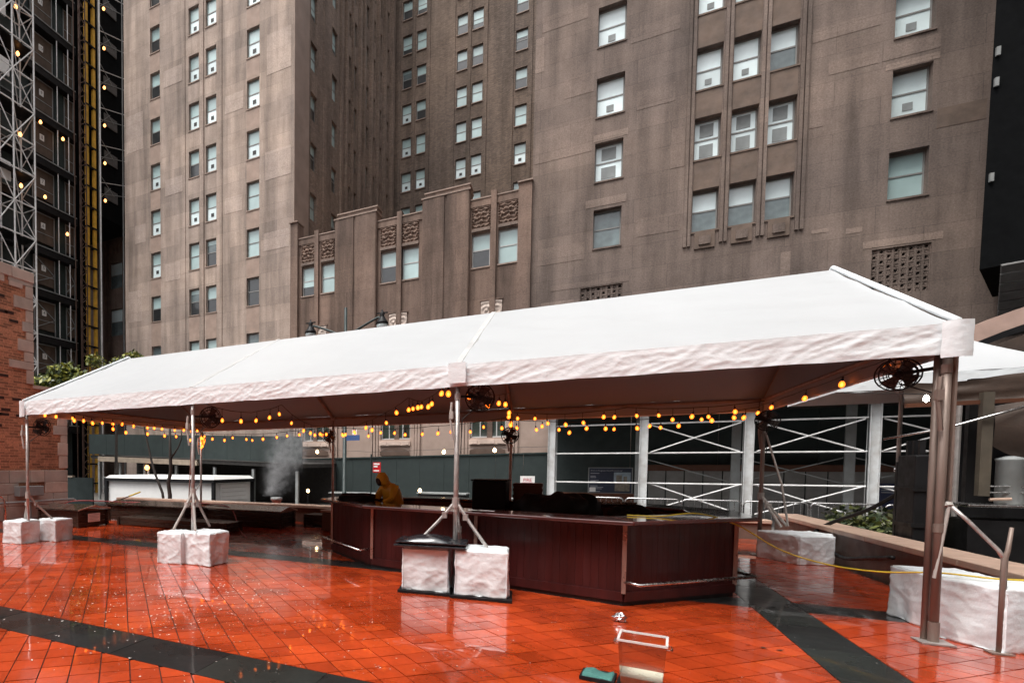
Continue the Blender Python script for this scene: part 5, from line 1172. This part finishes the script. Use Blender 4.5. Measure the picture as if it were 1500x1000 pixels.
# ------------------------------------------------------------------ twin arm street lamp and signs
lp = thing('street_lamp', (2.3,12,STZ), 'dark green twin arm street lamp rising behind the tent ridge', 'street lamp')
m = MB(); m.tube([(2.3,12,STZ),(2.3,12,.2),(2.3,12,.25),(2.3,12,7.6)],[.16,.14,.085,.055],12); m.build('pole', m_greenpost, lp, smooth=True)
m = MB(); m.lathe([(.24,0),(.24,.15),(.17,.3),(.15,.6)], (2.3,12,STZ)); m.build('base', m_greenpost, lp)
for sx, ex in ((-1,.84),(1,3.72)):
    pts = [(2.3,12,6.35)]; w = abs(ex-2.3)
    for k in range(9):
        a = PI*.5*k/8; pts.append((2.3+sx*w*math.sin(a)*.98, 12, 6.45+.68*math.sin(a*1.0)**.8 - .02*k*(k > 6)))
    m = MB(); m.tube(pts,.045,8); m.build('arm', m_greenpost, lp, smooth=True)
    m = MB(); m.lathe([(.02,.32),(.05,.22),(.1,.18),(.07,.1),(.12,.0),(.2,-.12),(.24,-.2)], (ex,12,7.02)); hd_ = m.build('lamp_head', m_black, lp, smooth=True)
    m = MB(); m.lathe([(.2,0),(.2,-.08),(.12,-.17),(.03,-.2)], (ex,12,6.81)); m.build('lamp_glass', m_bright, hd_, smooth=True)
    m = MB(); m.box(ex-.2,ex+.2,11.97,12.03,7.2,7.235); m.build('finial', m_black, lp)
m = MB(); m.box(2.38,2.9,11.97,12.0,2.62,2.82); m.build('street_sign', M('blue_street_sign', (.04,.10,.26), .5), lp)
m = MB(); m.box(2.62,2.8,11.96,11.969,2.83,3.02); m.build('small_sign', m_signw, lp)
rs2 = thing('no_parking_sign', (3.4,12,STZ), 'small red and white parking sign on a thin green pole', 'sign')
m = MB(); m.tube([(3.36,12,STZ),(3.36,12,2.1)],.03,8); m.build('pole', m_greenpost, rs2)
m = MB(); m.box(3.44,3.74,11.96,11.975,1.42,1.80); m.build('plate', m_red, rs2, bevel=.004)
m = MB(); m.box(3.47,3.70,11.952,11.959,1.71,1.765); m.box(3.47,3.62,11.952,11.959,1.62,1.67); m.box(3.47,3.68,11.952,11.959,1.47,1.515); m.build('print', m_signw, rs2)
m = MB(); m.bar((3.36,12,1.6),(3.46,11.975,1.6),.03); m.build('bracket', m_greenpost, rs2)
# ------------------------------------------------------------------ foliage
def leaves(mb, c, rad, n, size, seed, mats=3):
    rnd = random.Random(seed)
    for k in range(n):
        while True:
            p = Vector((rnd.uniform(-1,1), rnd.uniform(-1,1), rnd.uniform(-1,1)))
            if .25 < p.length < 1: break
        p = Vector((p.x*rad[0], p.y*rad[1], p.z*rad[2])) + Vector(c)
        if N3(p.x*1.4+seed, p.y*1.4, p.z*1.4) < -.12: continue
        d = Vector((rnd.gauss(0,1), rnd.gauss(0,1), rnd.gauss(0,.6)-.3)).normalized(); s = d.orthogonal().normalized(); s.rotate(Matrix.Rotation(rnd.uniform(0,6.28), 3, d)); l = size*rnd.uniform(.6,1.3)
        mb.face([p, p+d*l*.5+s*l*.28, p+d*l, p+d*l*.5-s*l*.28], rnd.randrange(mats))
def tree(name, base, label, trunk, clumps, n, size, mats, seed, cat='tree'):
    t = thing(name, base, label, cat, None)
    m = MB(); 
    for path, rr in trunk: m.tube(path, rr, 7)
    m.build('trunk', m_bark, t, smooth=True)
    if clumps:
        m = MB()
        for i, (c, rd) in enumerate(clumps): leaves(m, c, rd, n, size, seed+i, len(mats))
        m.build('crown', mats, t)
    return t
LM = [m_leaf1, m_leaf2, m_leaf3]
tree('street_tree', (-14.5,12.5,STZ), 'yellow green leafy tree between the church corner and the hoist', [([(-14.5,12.5,STZ),(-14.3,12.5,2.5),(-14.6,12.4,4.6)],[.14,.12,.07]),([(-14.3,12.5,2.8),(-13,12.4,4.4),(-12.2,12.3,5.4)],[.08,.06,.03]),([(-14.4,12.5,3),(-15.6,12.3,4.9)],[.07,.03])], [((-15.2,12.3,5.7),(1.0,.9,.85)),((-14.0,12.3,5.8),(1.3,.9,.9)),((-12.8,12.2,5.8),(1.0,.8,.8)),((-13.6,12.2,6.5),(1.0,.7,.45)),((-14.4,12,4.7),(1.5,.8,.8)),((-15.8,12,5.0),(.8,.7,.8)),((-12.2,12,5.2),(.8,.6,.8))], 1100, .27, LM, 11)
tree('street_tree', (-11.2,13.5,STZ), 'sparse young tree with drooping sprays before the hoist rails', [([(-11.2,13.5,STZ),(-11.1,13.5,3.2),(-11.0,13.4,6.6)],[.1,.08,.03]),([(-11.1,13.5,4.6),(-12.2,13.4,7.0)],[.05,.02]),([(-11.1,13.5,4.9),(-10.1,13.3,6.8)],[.05,.02])], [((-11.3,13.4,6.4),(.8,.7,.6)),((-12.4,13.3,7.2),(.5,.5,.3)),((-10.4,13.3,6.8),(.7,.5,.5)),((-10.6,13.2,6.0),(1.0,.5,.6)),((-9.6,13.3,7.1),(.4,.4,.3))], 260, .2, LM, 31)
tree('bare_sapling', (-4.1,9.0,STZ), 'bare dark leaning sapling trunk beyond the terrace wall', [([(-3.9,9,STZ),(-4.09,9,.58),(-4.5,9,1.4),(-4.7,9,2.0),(-5.0,9,3.1),(-5.1,9,4.0)],[.06,.055,.05,.045,.035,.02])], [], 0, 0, LM, 1)
tree('bare_sapling', (-3.7,9.0,STZ), 'bare dark forked sapling trunk beside the tent pole', [([(-3.7,9,STZ),(-3.72,9,.5),(-3.8,9,1.0),(-3.66,9,1.45),(-3.7,9,2.2),(-3.72,9,3.6)],[.09,.085,.075,.075,.06,.035]),([(-3.68,9,1.9),(-3.3,9,2.35),(-3.15,9,2.65),(-3.1,9,3.3)],[.04,.03,.025,.015])], [], 0, 0, LM, 1)
LP = [m_leafp, m_leaf2, m_leaf3, m_leaf3]
for k, (x, y, s, lb) in enumerate([(15.0,8.0,.42,'pale leaved shrub by the wall bend behind the tent weights'),(15.1,6.9,.5,'loose leafy shrub above the middle of the terrace wall'),(15.05,5.9,.46,'leafy shrub above the wall beside the thick black hose')]):
    tree('terrace_shrub', (x,y,STZ), lb, [([(x,y,STZ),(x,y,.4),(x+.1,y,.8)],[.03,.025,.01]),([(x,y,.1),(x-.25,y+.2,.75)],[.02,.008]),([(x,y,.1),(x+.2,y-.3,.7)],[.02,.008])], [((x,y,.55),(s,.62,.36)),((x-.1,y-.3,.45),(s*.8,.5,.34))], 520, .12, LP, 50+k, 'shrub')
# ------------------------------------------------------------------ black equipment tower and food stall at the right
bt = thing('equipment_tower', (14.85,4.75,0), 'tall black pronged equipment case standing behind the terrace wall', 'equipment')
m = MB(); m.box(14.62,14.95,4.5,5.05,STZ,1.85); m.build('case', m_black, bt, bevel=.02)

for z in (.75,1.3): m = MB(); m.box(14.6,14.97,4.48,5.07,z,z+.06); m.build('case_band', m_tarp, bt)
for y in (4.58,4.76,4.95): m = MB(); m.box(14.68,14.74,y-.03,y+.03,1.851,2.08); m.build('prong', m_black, bt)
m = MB(); m.box(14.62,14.7,5.06,5.12,.4,1.75); m.build('side_post', m_black, bt); m = MB(); m.lathe([(.02,-.02),(.035,0),(.02,.02)], (14.64,5.14,1.62), (0,1,0)); m.build('knob', m_ss, bt)
fs = thing('food_stall', (16.2,4.8,0), 'dark brown canvas food stall with steel counter right of the corner pole', 'stall')
m = MB(); m.box(15.25,15.36,4.45,4.56,1.25,2.75); m.build('post', m_stallpost, fs); m = MB(); m.box(17.4,17.5,4.45,4.56,STZ,2.9); m.build('post', m_stallpost, fs)
def drape(u, v):
    x = 15.38+1.4*u; b = 1.98-.25*math.sin(PI*min(1,u*1.3)) - .16*max(0, math.sin(u*26))*(u > .15)
    return (x, 4.52+.05*math.sin(u*9+v*3)-.1*math.sin(PI*v), b+(2.55-b+.06*math.sin(u*5))*v)
m = MB(); m.grid(60, 20, drape); m.build('canvas_drape', m_stall, fs, smooth=True)
m = MB(); m.grid(30, 6, lambda u, v: (14.5+3.2*u, 4.6+.06*N3(u*6,v*3,2), 2.62+.05*u+(.34-.04*math.sin(u*12))*v)); m.build('canvas_header', m_stall, fs, smooth=True)
m = MB(); m.bar((14.5,4.55,2.60),(17.6,4.55,2.66),.06); m.build('header_beam', m_copper, fs)
m = MB(); m.tube([(14.3,4.6,2.1),(14.9,4.5,2.24),(15.3,4.4,2.4),(15.7,4.38,2.55)],.018,6); m.build('stay_tube', m_ss, fs, smooth=True)
m = MB(); m.box(15.12,17.6,4.35,5.2,1.09,1.13); m.build('counter', m_ss, fs, bevel=.01)
m = MB(); m.box(15.15,17.6,4.42,5.15,STZ,.9); m.build('counter_front', m_tarp, fs)
m = MB(); m.box(15.3,17.6,4.9,5.0,1.13,3.0); m.build('back_panel', m_tarp, fs)
for z in (1.30,1.39): m = MB(); m.tube([(15.33,4.5,z),(16.6,4.5,z)],.012,6); m.build('rail', m_ss, fs)
m = MB(); m.tube([(15.37,4.48,1.20),(15.58,4.48,1.215)],.02,8); m.build('skewer_tray', m_cap, fs)
for x in (15.62,15.95): m = MB(); m.lathe([(.13,0),(.14,.02),(.14,.62),(.15,.64),(.15,.66),(.05,.7)], (x,4.62,1.131)); m.build('steel_pot', m_greypost, fs, smooth=True)
dk = thing('dark_backdrop', (18.5,9,STZ), 'black curtain hung behind the food stall', 'curtain')
m = MB(); m.grid(40, 4, lambda u, v: (15.95+4.4*u, 6.9+.05*math.sin(u*60), STZ+(3.5-STZ-.3)*v)); m.build('cloth', m_tarp, dk, smooth=True)
# bent steel post by the corner
sp_ = thing('bent_steel_post', (13.53,-.14,0), 'bent brown steel post with a slanting brace in front of the corner weights', 'post')
m = MB(); m.tube([(13.53,-.14,0),(13.53,-.14,.86),(13.55,-.13,.92),(13.57,-.12,1.13)],[.022,.021,.016,.013],10); m.build('shaft', m_bronze, sp_, smooth=True)
m = MB(); m.tube([(13.53,-.14,.84),(13.50,-.12,.92),(13.33,-.05,1.18),(13.24,-.02,1.30)],.017,8); m.build('brace', m_alu, sp_, smooth=True)
m = MB(); m.box(13.46,13.60,-.20,-.08,.001,.014); m.build('base_plate', m_bronze, sp_)
# ------------------------------------------------------------------ small things on the floor
mc, tcl, bcl = newmat('clear_plastic'); tp = tcl.nodes.new('ShaderNodeBsdfTransparent'); tp.inputs[0].default_value = (.86,.85,.84,1); gl = tcl.nodes.new('ShaderNodeBsdfGlossy'); gl.inputs['Roughness'].default_value = .08
fr = tcl.nodes.new('ShaderNodeFresnel'); fr.inputs[0].default_value = 1.45; mx = tcl.nodes.new('ShaderNodeMixShader'); ad = tcl.nodes.new('ShaderNodeMath'); ad.operation = 'ADD'; ad.inputs[1].default_value = .10
tcl.links.new(fr.outputs[0], ad.inputs[0]); tcl.links.new(ad.outputs[0], mx.inputs[0]); tcl.links.new(tp.outputs[0], mx.inputs[1]); tcl.links.new(gl.outputs[0], mx.inputs[2]); tcl.links.new(mx.outputs[0], tcl.nodes['Material Output'].inputs[0])
tb = thing('plastic_tub', (10.68,-2.66,0), 'clear square plastic food tub with milky liquid on the red tiles', 'tub')
rz = -.12; cx, cy = 10.68, -2.66
def rect(hw, hd): return [(cx+rot2(i*hw, j*hd, rz)[0], cy+rot2(i*hw, j*hd, rz)[1]) for i, j in ((-1,-1),(1,-1),(1,1),(-1,1))]
m = MB(); a_ = rect(.125,.125); b_ = rect(.148,.145)
for i in range(4): p, q, p2, q2 = a_[i], a_[(i+1) % 4], b_[i], b_[(i+1) % 4]; m.face([(*p,.02),(*q,.02),(*q2,.37),(*p2,.37)])
m.face([(*p,.02) for p in a_]); m.build('wall', mc, tb)
m = MB()
for i in range(4): m.bar((*b_[i],.372),(*b_[(i+1) % 4],.372),.016,.014)
m.build('rim', M('frosted_rim', (.75,.72,.70), .25, coat=.5), tb)
for i in (1, 3):
    p, q = Vector((*b_[i],.33)), Vector((*b_[(i+1) % 4],.33)); c = (p+q)/2; d = (q-p).normalized(); nn = Vector((d.y,-d.x,0)); m = MB(); m.tube([c-d*.06,c-d*.05+nn*.03,c+d*.05+nn*.03,c+d*.06],.007,6); m.build('handle', mc, tb)
m = MB(); lq = rect(.122,.122); lt = rect(.129,.128); m.hexa([(*p,.024) for p in lq]+[(*p,.10) for p in lt]); m.build('liquid', m_milk, tb)
m = MB(); z_ = rect(.155,.15); m.prism(z_, .001, .019); m.build('tray', m_black, tb)
t = thing('green_cloth', (10.38,-2.6,0), 'folded dark green cloth beside the clear tub', 'cloth')
m = MB(); m.grid(18, 12, lambda u, v: (10.28+.21*u+.03*v, -2.70+.2*v-.03*u, .045+.012*math.sin(u*7)+.015*N3(u*4,v*4,3)-.04*(min(u,1-u,v,1-v) < .05))); m.build('cloth_sheet', m_sponge, t, smooth=True)
m = MB(); m.prism([(10.27,-2.71),(10.5,-2.74),(10.53,-2.51),(10.30,-2.49)], .001, .03); m.build('dark_base', m_black, t)
t = thing('foil_ball', (10.63,-.66,0), 'crumpled shiny foil ball on the red tiles in front of the bar', 'foil')
def fb(u, v): a = 2*PI*u; b = PI*(v-.5); k = .05*(1+.5*N3(math.cos(a)*3, math.sin(a)*3, v*5)); return (10.63+1.25*k*math.cos(a)*math.cos(b), -.66+k*math.sin(a)*math.cos(b), .048+k*.95*math.sin(b))
m = MB(); m.grid(16, 10, fb); m.build('foil', m_foil, t)
m = MB(); rnd = random.Random(3)
def quadleaf(x, y, s, z=.003):
    a = rnd.uniform(0, 6.28); d = Vector((math.cos(a), math.sin(a), 0)); e = Vector((-d.y, d.x, 0)); p = Vector((x, y, z)); m.face([p-d*s, p+e*s*.45+Vector((0,0,s*.3*rnd.random())), p+d*s+Vector((0,0,s*.4*rnd.random())), p-e*s*.45])
for k in range(1000):
    x = rnd.gauss(6.6,1.5); y = rnd.gauss(-2.3,1.0)
    if x < .5 or x > 11.2 or y < -5 or (y > -.6): continue
    quadleaf(x, y, rnd.uniform(.004,.012)*(1+.6*(x < 7)))
for k in range(160): quadleaf(rnd.uniform(7,13), rnd.uniform(-2.6,-.3), rnd.uniform(.003,.007))
tag(m.build('petal_litter', m_petal), 'pale petals and seed litter scattered over the wet tiles', 'litter', kind='stuff')
m = MB()
for k in range(26): quadleaf(rnd.gauss(11.68,.09), rnd.gauss(-2.22,.09), rnd.uniform(.02,.05), .006)
for k in range(5): quadleaf(rnd.gauss(11.75,.05), rnd.gauss(-1.05,.05), rnd.uniform(.02,.04), .006)
tag(m.build('dead_leaf_clump', m_deadleaf), 'clump of dark wet dead leaves on the tiles', 'leaves', kind='stuff')
# ------------------------------------------------------------------ steam rising behind the wall
vm, vt, vb_ = newmat('steam_volume'); vt.nodes.remove(vb_); pv = vt.nodes.new('ShaderNodeVolumePrincipled'); pv.inputs['Color'].default_value = (.9,.9,.92,1); pv.inputs['Anisotropy'].default_value = .2
co = vt.nodes.new('ShaderNodeTexCoord'); sp2 = vt.nodes.new('ShaderNodeSeparateXYZ'); vt.links.new(co.outputs['Generated'], sp2.inputs[0])
wn = tex_noise(vt, coords(vt), 2.2, 4, .6)
def mth(op, a, b=None):
    n = vt.nodes.new('ShaderNodeMath'); n.operation = op
    for i, q in enumerate((a, b)):
        if q is None: continue
        if isinstance(q, (int, float)): n.inputs[i].default_value = q
        else: vt.links.new(q, n.inputs[i])
    return n.outputs[0]
# plume centre line leans to +x with height, and widens
ctr = mth('ADD', mth('MULTIPLY', sp2.outputs['Z'], .42), mth('ADD', .22, mth('MULTIPLY', mth('SUBTRACT', wn, .5), .55)))
wid = mth('ADD', .09, mth('MULTIPLY', sp2.outputs['Z'], .26))
gx = mth('DIVIDE', mth('SUBTRACT', sp2.outputs['X'], ctr), wid); gy = mth('DIVIDE', mth('SUBTRACT', sp2.outputs['Y'], .5), .22)
r2 = mth('ADD', mth('MULTIPLY', gx, gx), mth('MULTIPLY', gy, gy)); gs = mth('POWER', 2.718, mth('MULTIPLY', r2, -1.0))
nz = mth('MAXIMUM', mth('MULTIPLY', mth('SUBTRACT', tex_noise(vt, coords(vt), 4.5, 5, .65), .38), 4.0), 0.0)
fade = mth('MULTIPLY', mth('MAXIMUM', mth('SUBTRACT', 1.0, sp2.outputs['Z']), 0.0), mth('MINIMUM', mth('MULTIPLY', sp2.outputs['Z'], 12.0), 1.0))
dn = mth('MULTIPLY', mth('MULTIPLY', gs, nz), mth('MULTIPLY', fade, 11.0)); vt.links.new(dn, pv.inputs['Density']); vt.links.new(pv.outputs[0], vt.nodes['Material Output'].inputs['Volume'])
m = MB(); m.box(.7,2.7,8.0,9.1,.62,3.0); tag(m.build('steam', vm, org=(1.7,8.5,.62)), 'pale steam drifting up beyond the terrace wall', 'steam', kind='stuff')
t = thing('steam_vent', (1.3,8.5,STZ), 'squat grey vent pipe below the drifting steam', 'vent'); m = MB(); m.lathe([(.16,0),(.16,1.1),(.2,1.12),(.2,1.2),(.12,1.22)], (1.3,8.5,STZ)); m.build('pipe', m_greypost, t, smooth=True)
